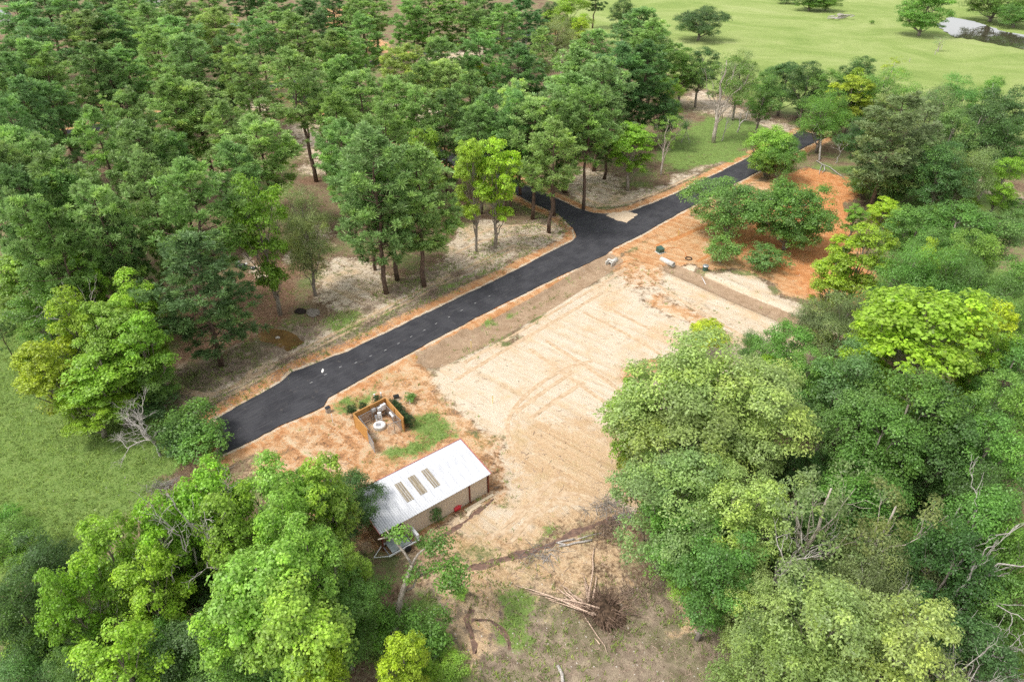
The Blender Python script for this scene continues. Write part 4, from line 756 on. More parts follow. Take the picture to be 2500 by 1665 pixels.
for f in (0.335, 0.455, 0.575):
    o = link("skylight", skm, shed); o.location = (-hl + f * LEN, 0.15, roof_z(0.15) + 0.035); o.rotation_euler = (slope, 0, 0)
for sgn in (-1, 1):
    MB().box((sgn * (hl + 0.05), 0, (EAVE + RIDGE) / 2 - 0.02), (0.06, rl, 0.17), rx=slope).build("rake_trim", MAT["red_trim"], shed)
MB().box((0, hw + 0.05, RIDGE - 0.01), (LEN + 0.18, 0.06, 0.15)).build("ridge_trim", MAT["red_trim"], shed)
wy = -hw + 0.28; opn = 0.20; npan = 11; wlen = LEN * (1 - opn) - 0.3; wpw = wlen / npan
wallm = ribbed(EAVE - 0.06, wpw - 0.006, 0.03, 3).mesh("wall_panel", MAT["beige_sheet"])
x0 = -hl + LEN * opn
for i in range(npan):
    o = link("wall_panel", wallm, shed); o.location = (x0 + (i + 0.5) * wpw, wy, (EAVE - 0.06) / 2 - 0.03); o.rotation_euler = (math.pi / 2, 0, 0)
    o.rotation_euler = (math.pi / 2, 0, 0)
for fx in (x0 - 0.1, -hl + LEN * 0.80, hl - 0.2):
    MB().box((fx, wy - 0.05, EAVE / 2 - 0.06), (0.13, 0.13, EAVE - 0.1)).build("column", MAT["rust_steel"], shed)
for fx in (-hl + 0.2,):
    MB().box((fx, wy, EAVE / 2 - 0.06), (0.13, 0.13, EAVE - 0.1)).build("column", MAT["rust_steel"], shed)
nb = 7; bl_ = (WID - 0.5) / nb
endm = ribbed(EAVE + 0.1, bl_ - 0.005, 0.03, 3).mesh("end_panel", MAT["tan_board"]); endm2 = ribbed(EAVE + 0.1, bl_ - 0.005, 0.03, 3).mesh("end_panel", MAT["beige_sheet"])
for sgn, mm in ((-1, endm), (1, endm2)):
    for i in range(nb):
        o = link("end_panel", mm, shed); o.location = (sgn * (hl - 0.13), -hw + 0.3 + (i + 0.5) * bl_, (EAVE + 0.1) / 2 - 0.05); o.rotation_euler = (math.pi / 2, 0, sgn * math.pi / 2)
MB().box((0, hw - 0.25, RIDGE / 2 - 0.1), (LEN - 0.4, 0.04, RIDGE - 0.25)).build("back_wall", MAT["beige_sheet"], shed)
MB().box((x0 - 0.02, 0, EAVE / 2 - 0.1), (0.05, WID - 0.7, EAVE - 0.25)).build("partition", MAT["tan_board"], shed)
for i in range(4):
    MB().box((0, -hw + 0.4 + i * (WID - 0.8) / 3, roof_z(-hw + 0.4 + i * (WID - 0.8) / 3) - 0.1), (LEN - 0.3, 0.06, 0.12)).build("purlin", MAT["rust_steel"], shed)
def shedpt(lx, ly, lz=0.0):
    q = cen + ex * lx + ey * ly; return Vector((q[0], q[1], gz(q[0], q[1]) + lz))
srz = math.atan2(ex[1], ex[0])
# lumber and the red can by the wall
for i, (fx, fy, ln, a, lab) in enumerate([(0.86, -0.45, 3.4, 0.0, "long pale plank lying against the shed wall by its right corner"), (0.79, -0.75, 1.6, 0.05, "short pale plank on the ground at the red column of the shed"), (0.725, -1.0, 0.7, 0.5, "stub of pale board near the red column of the shed")]):
    o = MB().box((0, 0, 0.06), (ln, 0.3, 0.09)).build("plank", MAT["raw_lumber"]); o.location = shedpt(-hl + LEN * fx, -hw + fy + 0.1); o.rotation_euler = (0, 0.0, srz + a); tag(o, lab, "plank", "planks by the shed")
p = G(1116, 1243); p.z = gz(p.x, p.y)
can = empty("fuel_can", p, 0.6); tag(can, "small bright red plastic can lying by the shed wall", "can")
MB().tube([(-0.34, 0, 0.25), (0.3, 0, 0.25)], [0.25, 0.25], 12).build("body", MAT["red_plastic"], can); MB().tube([(0.3, 0, 0.25), (0.52, 0, 0.36)], [0.08, 0.05], 8).build("spout", MAT["red_plastic"], can); MB().tube([(-0.2, 0, 0.48), (-0.1, 0, 0.58), (0.1, 0, 0.58), (0.2, 0, 0.48)], 0.03, 6).build("handle", MAT["red_plastic"], can)
# trailer frame at the open bay
t0, t1 = G(940, 1347, 0.4), G(1014, 1306, 0.4); tl = (t1 - t0).length
tr_ = empty("trailer_frame", ((t0.x + t1.x) / 2, (t0.y + t1.y) / 2, 0), math.atan2(t1.y - t0.y, t1.x - t0.x)); tag(tr_, "old pale metal trailer frame overgrown at the shed's open bay", "trailer")
for sy in (-0.75, 0.75): MB().box((0, sy, 0.5), (tl, 0.10, 0.14)).build("side_rail", MAT["white_metal"], tr_)
for i in range(6): MB().box((-tl / 2 + 0.1 + i * (tl - 0.2) / 5, 0, 0.5), (0.09, 1.4, 0.1)).build("cross_member", MAT["galvanised"], tr_)
MB().box((-0.2, 0.05, 0.59), (1.9, 1.36, 0.04)).build("deck", MAT["grey_deck"], tr_)
MB().box((tl / 2 - 0.05, 0, 0.8), (0.25, 1.3, 0.5)).build("tailgate", MAT["white_metal"], tr_)
for sy in (-0.9, 0.9):
    w = MB().tube([(0.3, sy - 0.1, 0.3), (0.3, sy + 0.1, 0.3)], [0.3, 0.3], 14).build("wheel", MAT["rubber"], tr_)
MB().tube([(-tl / 2, -0.7, 0.5), (-tl / 2 - 1.1, 0, 0.45), (-tl / 2, 0.7, 0.5)], 0.05, 6).build("drawbar", MAT["white_metal"], tr_)

# ---------------------------------------------------------------- lift station: cedar fence, chain link, gear
FH = 1.85
cB, cBL, cFR, cFL = [V2(G(*q, FH)) for q in ((940.9, 972.5), (862.2, 1011.6), (985.3, 1022.0), (897, 1050))]
fx_ = ((cB - cBL) / np.linalg.norm(cB - cBL)); 
fen = empty("cedar_fence", (cBL[0], cBL[1], 0), math.atan2(fx_[1], fx_[0])); tag(fen, "orange cedar board fence on three sides of the lift station", "fence")
def loc2(q): d = q - cBL; return np.array([d @ fx_, d @ np.array([-fx_[1], fx_[0]])])
lB, lFR, lFL = loc2(cB), loc2(cFR), loc2(cFL)
bxm = MB().box((0, 0, 0), (1, 1, 1)).mesh("board", MAT["cedar_board"]); pxm = MB().box((0, 0, 0), (0.1, 0.1, FH)).mesh("fence_post", MAT["cedar_post"])
for a, b in ((lFL, np.zeros(2)), (np.zeros(2), lB), (lB, lFR)):
    L = np.linalg.norm(b - a); n = max(1, round(L / 2.4)); ang = math.atan2((b - a)[1], (b - a)[0]); nn = np.array([-math.sin(ang), math.cos(ang)])
    for i in range(n):
        m = a + (b - a) * (i + 0.5) / n
        for r_ in range(12):
            o = link("board", bxm, fen); o.location = (m[0] + nn[0] * 0.0, m[1] + nn[1] * 0.0, 0.10 + r_ * 0.152); o.scale = (L / n - 0.006, 0.026, 0.143); o.rotation_euler = (0, 0, ang)
    for i in range(n + 1):
        m = a + (b - a) * i / n - nn * 0.075
        if i == n and not np.allclose(b, lFR): continue
        o = link("fence_post", pxm, fen); o.location = (m[0], m[1], FH / 2)
    cap = MB().box((0, 0, 0), (L, 0.15, 0.035)).build("cap_rail", MAT["cedar_post"], fen); m = (a + b) / 2; cap.location = (m[0], m[1], FH + 0.10 + 0.004 * (1 + (a is lB))); cap.rotation_euler = (0, 0, ang)
# chain link inside
lk = empty("chain_link_fence", (cBL[0], cBL[1], 0), math.atan2(fx_[1], fx_[0])); tag(lk, "grey chain link fence with open gate inside the cedar boards", "fence")
ins = 0.42; ccen = (np.zeros(2) + lB + lFR + lFL) / 4
def inset(q, d=ins): v = ccen - q; return q + v / np.linalg.norm(v) * d * 1.4
kBL, kB, kFR, kFL = inset(np.zeros(2)), inset(lB), inset(lFR, 0.25), inset(lFL, 0.25)
CH = 1.5
def netting(L, h, name, parent, a, ang):
    mb = MB(); s = 0.11; th = 0.006
    n = int((L + h) / s)
    for i in range(n):
        x = i * s
        for flip in (0, 1):
            xa, za, xb, zb = x, 0.0, x - h, h
            if xb < 0: zb = h + xb; xb = 0
            if xa > L: za = xa - L; xa = L
            if zb <= za: continue
            if flip: xa, xb = L - xa, L - xb
            mb.tube([(xa, 0, za + 0.05), (xb, 0, zb + 0.05)], th, 3, False)
    o = mb.build(name, MAT["galvanised"], parent); o.location = (a[0], a[1], 0); o.rotation_euler = (0, 0, ang); return o
for a, b in ((kFL, kBL), (kBL, kB), (kB, kFR), (kFR, kFR + (kFL - kFR) * 0.45)):
    L = np.linalg.norm(b - a); ang = math.atan2((b - a)[1], (b - a)[0]); netting(L, CH, "netting", lk, a, ang)
    o = MB().tube([(0, 0, CH + 0.05), (L, 0, CH + 0.05)], 0.03, 6).build("top_rail", MAT["galvanised"], lk); o.location = (a[0], a[1], 0); o.rotation_euler = (0, 0, ang)
    for i in range(2):
        m = a + (b - a) * (i * 0.5 + 0.0); MB().tube([(m[0], m[1], -0.1), (m[0], m[1], CH + 0.12)], 0.04, 8).build("post", MAT["galvanised"], lk)
gd_ = (lFL - np.zeros(2)); gd_ = gd_ / np.linalg.norm(gd_); ga = math.atan2(gd_[1], gd_[0]) - 0.16
gt = MB(); gt.tube([(0.05, 0, 0.1), (1.9, 0, 0.1), (1.9, 0, CH), (0.05, 0, CH), (0.05, 0, 0.1)], 0.03, 6, False); gt.tube([(0, 0, -0.1), (0, 0, CH + 0.25)], 0.05, 8)
g_ = gt.build("gate_frame", MAT["galvanised"], lk); g_.location = (lFL[0], lFL[1], 0); g_.rotation_euler = (0, 0, ga)
g2 = MB().box((0.98, 0, CH / 2 + 0.05), (1.78, 0.02, CH - 0.5)).build("gate_screen", MAT["galvanised"], lk); g2.location = g_.location; g2.rotation_euler = (0, 0, ga)
# wet well, control cabinets, valve rack
p = G(927, 1042); lid = empty("wet_well", (p.x, p.y, 0)); tag(lid, "round concrete wet well with pale lid inside the cedar fence", "well")
MB().lathe([(0.70, -0.1), (0.70, 0.30), (0.66, 0.34)], 28).build("well_ring", MAT["concrete"], lid, False); MB().lathe([(0.62, 0.342), (0.62, 0.385), (0.58, 0.40), (0.2, 0.41)], 28).build("lid", MAT["pale_plastic"], lid)
MB().box((-0.1, -0.1, 0.425), (0.55, 0.5, 0.03)).build("hatch", MAT["galvanised"], lid)
def cabinet(u, v, z, w, h, lab):
    p = G(u, v, z); o = empty("control_cabinet", (p.x, p.y, 0), math.atan2(fx_[1], fx_[0])); tag(o, lab, "cabinet", "control cabinets on the rack")
    MB().box((0, 0, z), (w, 0.25, h)).build("box", MAT["white_metal"], o); MB().box((0, -0.14, z), (w - 0.06, 0.02, h - 0.06)).build("door", MAT["pale_plastic"], o)
    for sx in (-1, 1): MB().tube([(sx * w * 0.35, 0.16, -0.1), (sx * w * 0.35, 0.16, z + h / 2 + 0.1)], 0.03, 6).build("leg", MAT["galvanised"], o)
cabinet(911.6, 1001.3, 1.25, 0.45, 0.38, "small white electrical cabinet, left of three inside cedar fence"); cabinet(925.7, 998, 1.25, 0.36, 0.48, "pale electrical cabinet in the middle of three inside cedar fence"); cabinet(935.2, 993.5, 1.25, 0.62, 0.75, "largest white electrical cabinet, in the corner of cedar fence")
p = G(926, 1029); vr = empty("valve_rack", (p.x, p.y, 0), 0.2); tag(vr, "white valve and pipe rack behind the round concrete well", "valve rack")
for sx in (-0.28, 0.05, 0.3): MB().tube([(sx, 0, -0.1), (sx, 0, 0.95)], 0.06, 8).build("pipe", MAT["white_metal"], vr)
for z in (0.3, 0.62): MB().tube([(-0.36, -0.02, z), (0.4, -0.02, z)], 0.05, 8).build("cross_pipe", MAT["white_metal"], vr)
MB().box((0.12, 0, 1.1), (0.42, 0.2, 0.4)).build("meter_box", MAT["white_metal"], vr); MB().tube([(-0.28, -0.2, 0.85), (-0.28, 0.1, 0.85)], [0.14, 0.14], 10).build("valve_wheel", MAT["galvanised"], vr)
p = G(957, 1012, 1.0); mt = empty("meter_tube", (p.x, p.y, 0), math.atan2((cFR - cB)[1], (cFR - cB)[0])); tag(mt, "white tank on the right side rail inside the cedar fence", "tank")
MB().tube([(-0.45, 0, 1.0), (0.45, 0, 1.0)], [0.16, 0.16], 12).build("tank_body", MAT["white_metal"], mt); MB().tube([(0, 0, -0.1), (0, 0, 0.86)], 0.04, 6).build("stand", MAT["galvanised"], mt)
# evergreen hedge shrubs
hr = np.random.default_rng(12)
hd = cFR - cB; hn = np.array([hd[1], -hd[0]]); hn = hn / np.linalg.norm(hn); hn = hn if hn @ (cB - cBL) > 0 else -hn
def bush(pos, h, r, tint, lab, grp=None, i=0, nm="shrub"):
    d = TR["shrub"][i % 3]; root = empty(nm, (pos[0], pos[1], gz(pos[0], pos[1])), hr.uniform(0, 6.28)); root.scale = (r / d["R"], r / d["R"], h / d["H"]); tag(root, lab, "shrub", grp)
    link("trunk", d["trunk"], root); c = link("crown", d["crown"], root); c.color = jitter(tint, hr, 0.06)
EV = (0.05, 0.10, 0.035)
for i in range(6): bush(cB + hd * (0.02 + i * 0.178) + hn * 0.75, 1.5 + 0.15 * (i % 3), 0.72, EV, "dark evergreen hedge shrub, %s from the back, right of cedar fence" % ORD[i + 1], "hedge along the cedar fence", i)
for i, (u, v, lab) in enumerate([(861, 1018, "dark evergreen shrub at the left corner of the cedar fence"), (888, 1001, "small dark shrub behind the cedar fence middle"), (922, 985, "dark shrub behind the cedar fence near its back corner")]):
    q = G(u, v); bush((q.x, q.y), [1.9, 1.1, 1.2][i], [0.75, 0.6, 0.6][i], EV, lab, None, i)
q = G(1003, 978); bush((q.x, q.y), 1.0, 0.85, TINT["green"], "grassy green clump right behind the hedge of the cedar fence", None, 1)

# ---------------------------------------------------------------- utilities by the intersection
p = at(0, 1611, 616); tb = empty("transformer_box", p, 0.5); tag(tb, "dark green utility cabinet on a white pad near the intersection", "utility box")
MB().box((0, 0, 0.06), (1.25, 1.25, 0.16)).build("pad", MAT["concrete"], tb); 
mb = MB(); mb.add([(-0.5, -0.5, 0.14), (0.5, -0.5, 0.14), (0.5, 0.5, 0.14), (-0.5, 0.5, 0.14), (-0.48, -0.48, 0.75), (0.48, -0.48, 0.75), (0.48, 0.48, 0.92), (-0.48, 0.48, 0.92)], [(0, 3, 2, 1), (4, 5, 6, 7), (0, 1, 5, 4), (1, 2, 6, 5), (2, 3, 7, 6), (3, 0, 4, 7)]); mb.build("cabinet", MAT["green_paint"], tb)
l_ = MB().box((0, -0.02, 0.86), (1.04, 1.06, 0.05), rx=math.atan2(0.17, 0.96)).build("lid", MAT["green_paint"], tb); MB().box((0, -0.515, 0.45), (0.05, 0.03, 0.18)).build("handle", MAT["galvanised"], tb)
def culvert(u, v, rz, L, lab, head):
    p = at(0, u, v, -0.25); o = empty("culvert", p, rz); tag(o, lab, "culvert")
    mb = MB(); n = 18; ro, ri = 0.42, 0.35; z = 0.42
    V = []; 
    for x, r in ((-L / 2, ro), (L / 2, ro), (L / 2, ri), (-L / 2, ri)):
        V += [(x, r * math.cos(6.2832 * k / n), z + r * math.sin(6.2832 * k / n)) for k in range(n)]
    F = [(a * n + k, a * n + (k + 1) % n, ((a + 1) % 4) * n + (k + 1) % n, ((a + 1) % 4) * n + k) for a in range(4) for k in range(n)]
    mb.add(V, F).build("pipe", MAT["concrete"], o, True)
    if head:
        for sy in (-1, 1): MB().box((-L / 2 + 0.1, sy * 0.52, 0.45), (0.9, 0.14, 0.9)).build("wing_wall", MAT["concrete"], o)
        MB().box((-L / 2 + 0.35, 0, 0.98), (0.4, 1.2, 0.22)).build("head_wall", MAT["concrete"], o)
dd = D1[-1] - D1[-2]; dd2 = D2[1] - D2[0]
culvert(1497, 634, math.atan2(dd[1], dd[0]), 2.0, "pale concrete culvert end opening into the roadside ditch", True)
culvert(1629, 641, math.atan2(-dd2[1], -dd2[0]), 2.6, "white culvert pipe lying at the head of the side channel", False)
p = at(0, 1681, 632, 0.06); mb = MB(); mb.tube([(0.5 * math.cos(a * 6.2832 / 24), 0.5 * math.sin(a * 6.2832 / 24), 0.03 + 0.02 * math.sin(a)) for a in range(25)], 0.075, 8, False); o = mb.build("hose_ring", MAT["rubber"]); o.location = p; tag(o, "black rubber ring lying on the orange clay by the channel", "ring")
p = at(0, 1721, 661); bn = empty("meter_can", p); tag(bn, "dark round can with pale grey lid beside the side channel", "can")
MB().lathe([(0.42, -0.1), (0.42, 0.7), (0.40, 0.72)], 20).build("body", MAT["green_paint"], bn); MB().lathe([(0.5, 0.70), (0.5, 0.78), (0.42, 0.86), (0.1, 0.9)], 20).build("lid", MAT["galvanised"], bn); MB().tube([(-0.12, 0, 0.89), (-0.1, 0, 0.97), (0.1, 0, 0.97), (0.12, 0, 0.89)], 0.02, 6).build("handle", MAT["dark_screen"], bn)
def path_thing(name, pts, r, mat, lab, cat, n=6, z=0.03):
    mb = MB(); P_ = [at(0, u, v, z) for u, v in pts]; mb.tube(P_, r, n); return tag(mb.build(name, mat, None, True), lab, cat)
path_thing("conduit", [(1625, 612), (1632, 606), (1645, 604.5), (1660, 607), (1672, 615), (1676, 626)], 0.05, MAT["orange_hose"], "thin orange conduit curving from the green cabinet to the black ring", "conduit")
path_thing("conduit", [(1502, 647), (1514, 641), (1528, 637.5), (1545, 637), (1560, 639)], 0.05, MAT["orange_hose"], "thin orange conduit curving from the culvert end across the sand", "conduit")
path_thing("pipe", [(1714, 672), (1724, 688)], 0.05, MAT["white_metal"], "white pole lying across the bank of the side channel", "pole")
for u, v, lab in ((1656, 576, "yellow marker stake by the road above the green cabinet"), (1150, 841, "yellow marker stake in the roadside ditch"), (1203, 985, "pale yellow survey stake on the sandy plot, right of the lift station"), (813, 1032, "white marker stake left of the cedar fence")):
    p = at(0, u, v); st = empty("marker_stake", p); tag(st, lab, "stake", "marker stakes"); MB().box((0, 0, 0.55), (0.07, 0.05, 1.3)).build("post", MAT["yellow_paint"] if "yellow" in lab else MAT["white_metal"], st); MB().box((0, 0, 1.23), (0.09, 0.07, 0.12)).build("cap", MAT["white_metal"], st)
for u, v, h, lab in ((916, 978, 0.9, "white vent pipe behind the cedar fence"), (931, 969, 0.6, "short white cleanout pipe near the fence back corner"), (1001, 985, 0.5, "white cleanout pipe by the grassy clump")):
    p = at(0, u, v); o = empty("vent_pipe", p); tag(o, lab, "pipe"); MB().tube([(0, 0, -0.1), (0, 0, h)], 0.07, 10).build("riser", MAT["white_metal"], o); MB().lathe([(0.1, h), (0.1, h + 0.1), (0.05, h + 0.13)], 12).build("cap", MAT["white_metal"], o)
p = at(0, 968, 974); o = empty("meter_box", p, 0.4); tag(o, "small black and white box behind the hedge corner", "box"); MB().box((0, 0, 0.12), (0.6, 0.5, 0.3)).build("base", MAT["white_metal"], o); MB().box((0, 0, 0.38), (0.66, 0.56, 0.24)).build("cover", MAT["black_plastic"], o)
p = at(0, 802, 1006); o = empty("pedestal", p, 0.7); tag(o, "low dark metal pedestal at the notch of the road edge", "pedestal"); MB().box((0, 0, 0.3), (0.5, 0.4, 0.75)).build("body", MAT["galvanised"], o); MB().box((0, 0, 0.7), (0.56, 0.46, 0.08)).build("lid", MAT["dark_screen"], o)

# ---------------------------------------------------------------- scraps on the ground
def crumple(name, p, sx, sy, sz, mat, lab, cat, seed, n=2):
    r = np.random.default_rng(seed); bm = bmesh.new(); bmesh.ops.create_icosphere(bm, subdivisions=3, radius=1.0)
    for v in bm.verts:
        c = v.co; f = 0.75 + 0.5 * float(fbm(np.array([c.x * 2.3 + seed]), np.array([c.y * 2.3 + c.z * 1.7]), seed, 3)[0]) - 0.25 + r.normal(0, 0.05)
        v.co = Vector((c.x * sx * f, c.y * sy * f, max(-0.1, c.z * sz * f + 0.1)))
    me = bpy.data.meshes.new(name); bm.to_mesh(me); bm.free(); me.materials.append(mat)
    o = link(name, me); o.location = p; o.rotation_euler = (0, 0, r.uniform(0, 6)); return tag(o, lab, cat)
crumple("plastic_sheet", at(0, 590, 652), 1.3, 0.7, 0.5, MAT["black_plastic"], "shiny black plastic heap under the pine, left of yellow-green tree", "plastic", 3)
crumple("plastic_sheet", at(0, 618, 657), 0.7, 0.5, 0.4, MAT["black_plastic"], "smaller black plastic lump right beside the shiny heap", "plastic", 4)
for i, (u, v) in enumerate(((584, 648), (604, 652))): crumple("plastic_bag", at(0, u, v, 0.45), 0.35, 0.25, 0.18, MAT["pale_plastic"], "white scrap on the %s of the shiny black heap" % ("left" if i == 0 else "right"), "scrap", 40 + i)
crumple("burn_heap", at(0, 733, 762), 1.2, 0.9, 0.35, MAT["char_soil"], "black burnt heap with scraps between puddle and sandy mound", "burn heap", 5)
crumple("rock", at(0, 765, 765), 1.6, 1.1, 0.3, MAT["grey_soil"], "grey sandy mound right of the black burnt heap", "mound", 6)
crumple("rock", at(0, 678, 824, 0.05), 0.45, 0.3, 0.25, MAT["rock"], "pale rock standing in the brown puddle", "rock", 7)
crumple("rock", at(0, 502, 990), 0.3, 0.25, 0.2, MAT["rock"], "white stone beside the orange verge near the road end", "rock", 8)
crumple("paper_scrap", at(0, 788, 907, 0.075), 0.55, 0.2, 0.03, MAT["pale_plastic"], "white scrap lying on the asphalt near the widened part", "scrap", 9)
def polyline_tubes(mb, segs):
    for P_, R_ in segs: mb.tube(P_, R_, 6, True)
# bent dead tree, fallen branch
def h3(z, x, y, h): q = G(*src(z, x, y), h); return q
o = MB(); base = at(3, 970, 1088)
o.tube([base, h3(3, 978, 990, 2.5), h3(3, 985, 900, 5.2), h3(3, 965, 862, 6.3), h3(3, 915, 845, 6.5), h3(3, 868, 822, 6.9)], [0.22, 0.19, 0.16, 0.12, 0.08, 0.03], 7)
for e in ((890, 800), (860, 850), (930, 880), (955, 815)): o.tube([h3(3, 960, 860, 6.3), h3(3, (e[0] + 950) / 2, (e[1] + 856) / 2, 6.6), h3(3, e[0], e[1], 6.9)], [0.06, 0.04, 0.015], 4)
root = empty("dead_tree", base); tag(root, "bent dead tree arching over the road's far end", "dead tree"); tk = o.build("trunk", MAT["dead_wood"], root, True); tk.matrix_parent_inverse = Matrix.Translation(-base)
o = MB(); P0 = at(3, 950, 1095, 0.15)
for pts in ([(950, 1095), (990, 1120), (1040, 1140), (1075, 1165)], [(990, 1120), (975, 1150), (968, 1185)], [(1000, 1122), (1005, 1160), (985, 1180)], [(1040, 1140), (1090, 1180), (1140, 1210)]): o.tube([at(3, *q, 0.2) for q in pts], list(np.linspace(0.12, 0.04, len(pts))), 6)
tag(o.build("fallen_branch", MAT["dead_wood"], None, True), "fallen pale branch at the top edge of the orange clay pad", "branch")
# leaning half-bare tree at the lower middle
base = at(8, 442, 1262); lt = empty("half_bare_tree", base); tag(lt, "leaning pale half-bare tree in front of the shed", "tree")
o = MB(); trunk = [base, h3(8, 470, 1150, 1.6), h3(8, 492, 1000, 4.0), h3(8, 530, 880, 6.0), h3(8, 570, 770, 7.6)]
o.tube(trunk, [0.30, 0.27, 0.23, 0.19, 0.15], 8)
LB = [[(570, 770, 7.6), (520, 690, 8.6), (430, 580, 9.6), (390, 530, 10.2)], [(570, 770, 7.6), (610, 700, 8.4), (680, 640, 8.8), (760, 610, 9)], [(500, 960, 4.4), (580, 920, 5.2), (620, 800, 6.6), (640, 760, 7.0)], [(600, 860, 5.8), (700, 800, 6.6), (830, 780, 7), (900, 840, 6.9)], [(475, 1140, 1.8), (520, 1090, 2.5), (560, 1060, 3.1)], [(430, 580, 9.6), (470, 540, 10), (500, 500, 10.3)], [(430, 580, 9.6), (380, 590, 9.8), (340, 600, 10)]]
for b_ in LB: o.tube([h3(8, *q) for q in b_], list(np.linspace(0.13, 0.03, len(b_))), 5)
PP, NN, CV = [], [], []; lr = np.random.default_rng(77)
for (x, y, h, rc, m) in [(760, 610, 9, 1.3, 420), (700, 650, 8.7, 1.0, 260), (830, 790, 7.2, 1.3, 560), (880, 850, 6.9, 1.2, 460), (790, 900, 6.2, 0.9, 240), (870, 920, 5.6, 0.7, 160), (700, 800, 6.8, 0.9, 160), (560, 860, 6.4, 0.7, 120), (590, 800, 7.2, 0.8, 140), (500, 560, 10.2, 0.9, 260), (420, 560, 10, 0.6, 90), (520, 1080, 2.6, 0.9, 200), (450, 1080, 2.4, 0.7, 120), (640, 620, 8.7, 0.7, 140)]:
    c = np.array(h3(8, x, y, h)); u = unit(lr.normal(size=(m, 3))); PP.append(c + u * rc * lr.random((m, 1)) ** 0.5 * np.array([1, 1, 0.7])); NN.append(u * 0.4 + np.array([0, 0, 0.6]) + lr.normal(size=(m, 3)) * 0.4); CV.append(np.full(m, lr.random()))
tk = o.build("trunk", MAT["grey_bark"], lt, True); tk.color = (1.5, 1.5, 1.5, 1); tk.matrix_parent_inverse = Matrix.Translation(-base)
cr = link("crown", leaves("leaning_crown", np.concatenate(PP), np.concatenate(NN), 0.24, 0.12, np.concatenate(CV), "leaf", lr), lt); cr.color = (*TINT["green"], 1); cr.matrix_parent_inverse = Matrix.Translation(-base)
# uprooted stump and its poles
def bz(x, y): return (1250 + x / 4.71, 1300 + y / 4.71)
pc = at(0, *bz(1070, 930)); stp = empty("uprooted_stump", pc); tag(stp, "uprooted stump heap of dark soil and tangled roots", "stump")
m_ = crumple("soil_mass", (0, 0, 0.1), 2.0, 1.6, 1.05, MAT["root_soil"], None, None, 21); m_.parent = stp
m_ = crumple("soil_mass", (0.9, -0.6, 0.0), 1.1, 0.9, 0.6, MAT["root_soil"], None, None, 22); m_.parent = stp
m_ = crumple("soil_mass", (0.1, -0.7, 0.15), 0.7, 0.6, 0.75, MAT["char_soil"], None, None, 23); m_.parent = stp
rr_ = np.random.default_rng(8); mb = MB()
for i in range(320):
    a = rr_.uniform(0, 6.28); s_ = np.array([math.cos(a) * rr_.uniform(0.2, 1.9), math.sin(a) * rr_.uniform(0.2, 1.6), rr_.uniform(0.1, 0.9)]); d_ = unit(np.array([math.cos(a), math.sin(a), rr_.uniform(-0.3, 0.6)]) + rr_.normal(0, 0.4, 3)); L = rr_.uniform(0.5, 1.9)
    e_ = s_ + d_ * L; e_[2] = max(0.03, e_[2]); mb.tube(bend_path(s_, e_, 4, rr_.normal(0, 0.1), rr_, 0.08), list(np.linspace(rr_.uniform(0.012, 0.05), 0.008, 4)), 3, False)
rt_ = mb.build("root_tangle", MAT["pole_bark"], stp); rt_["kind"] = "stuff"; rt_.color = (0.55, 0.5, 0.48, 1)
LOGS = [(45, 610, 960, 990, 0), (230, 690, 1000, 930, 0), (340, 690, 930, 990, 0), (560, 600, 960, 990, 0), (590, 640, 820, 910, 0), (420, 770, 940, 985, 0), (300, 690, 880, 905, 0), (480, 740, 800, 900, 0), (380, 740, 860, 880, 0), (600, 740, 800, 915, 0), (520, 640, 740, 820, 0), (640, 670, 900, 900, 0),
        (950, 170, 875, 830, "longest pole, curving up away from the stump heap"), (972, 500, 930, 785, "pole pointing up the picture, right of the longest one"), (985, 600, 990, 790, "shortest pole right of the stump's upright poles"), (825, 510, 868, 775, "thin pole just left of the longest upright one"), (850, 560, 880, 760, "thin pole nearest the longest upright one's foot"), (1100, 1400, 815, 950, "thin pale pole running down from the heap to the bottom"), (950, 1205, 1010, 1290, "short white stick near the thin pole at the bottom")]
lrng = np.random.default_rng(31)
for x1, y1, x2, y2, lab in LOGS:
    a = at(0, *bz(x1, y1), 0.07); b = at(0, *bz(x2, y2)); dd_ = np.hypot(b.x - pc.x, b.y - pc.y); b.z += 0.9 * max(0.1, 1 - dd_ / 2.5) + lrng.uniform(0, 0.15)
    r = 0.05 + 0.035 * lrng.random() if not lab else 0.055
    if lab and "longest" in lab: r = 0.085
    pth = bend_path(a, b, 6, 0.02, lrng, 0.012); o = MB(); o.tube(pth, list(np.linspace(r * 0.55, r * 1.15, 6)), 7); o = o.build("pole", MAT["pole_bark"], None, True); g_ = 1.25 + 0.6 * lrng.random(); o.color = (g_, g_, g_, 1)
    tag(o, lab or "grey-brown cut pole in the bundle left of the stump heap", "pole", "cut poles by the stump heap")
for x1, y1, x2, y2, lab in [(540, 160, 920, 88, "long pale log above the stump heap, lower of three"), (510, 120, 720, 75, "middle pale log lying above the stump heap"), (525, 122, 625, 150, "short pale log crossing the others above the stump heap")]:
    a = at(0, *bz(x1, y1), 0.1); b = at(0, *bz(x2, y2), 0.12); o = MB(); o.tube(bend_path(a, b, 5, 0.01, lrng, 0.01), [0.06, 0.08, 0.09, 0.1, 0.1], 7); tag(o.build("log", MAT["dead_wood"], None, True), lab, "log", "pale logs above the stump heap")
path_thing("log", [(1362, 1625), (1372, 1645), (1374, 1665)], 0.14, MAT["dead_wood"], "grey log end at the bottom frame edge", "log", 8, 0.1)
for pts, lab in (([(1325, 1375), (1345, 1350), (1362, 1368)], "bent grey twig by the small green patch"), ([(1400, 1318), (1440, 1306), (1470, 1300)], "thin pale stick above the stump heap near the clearing edge")): path_thing("stick", pts, 0.05, MAT["dead_wood"], lab, "stick")
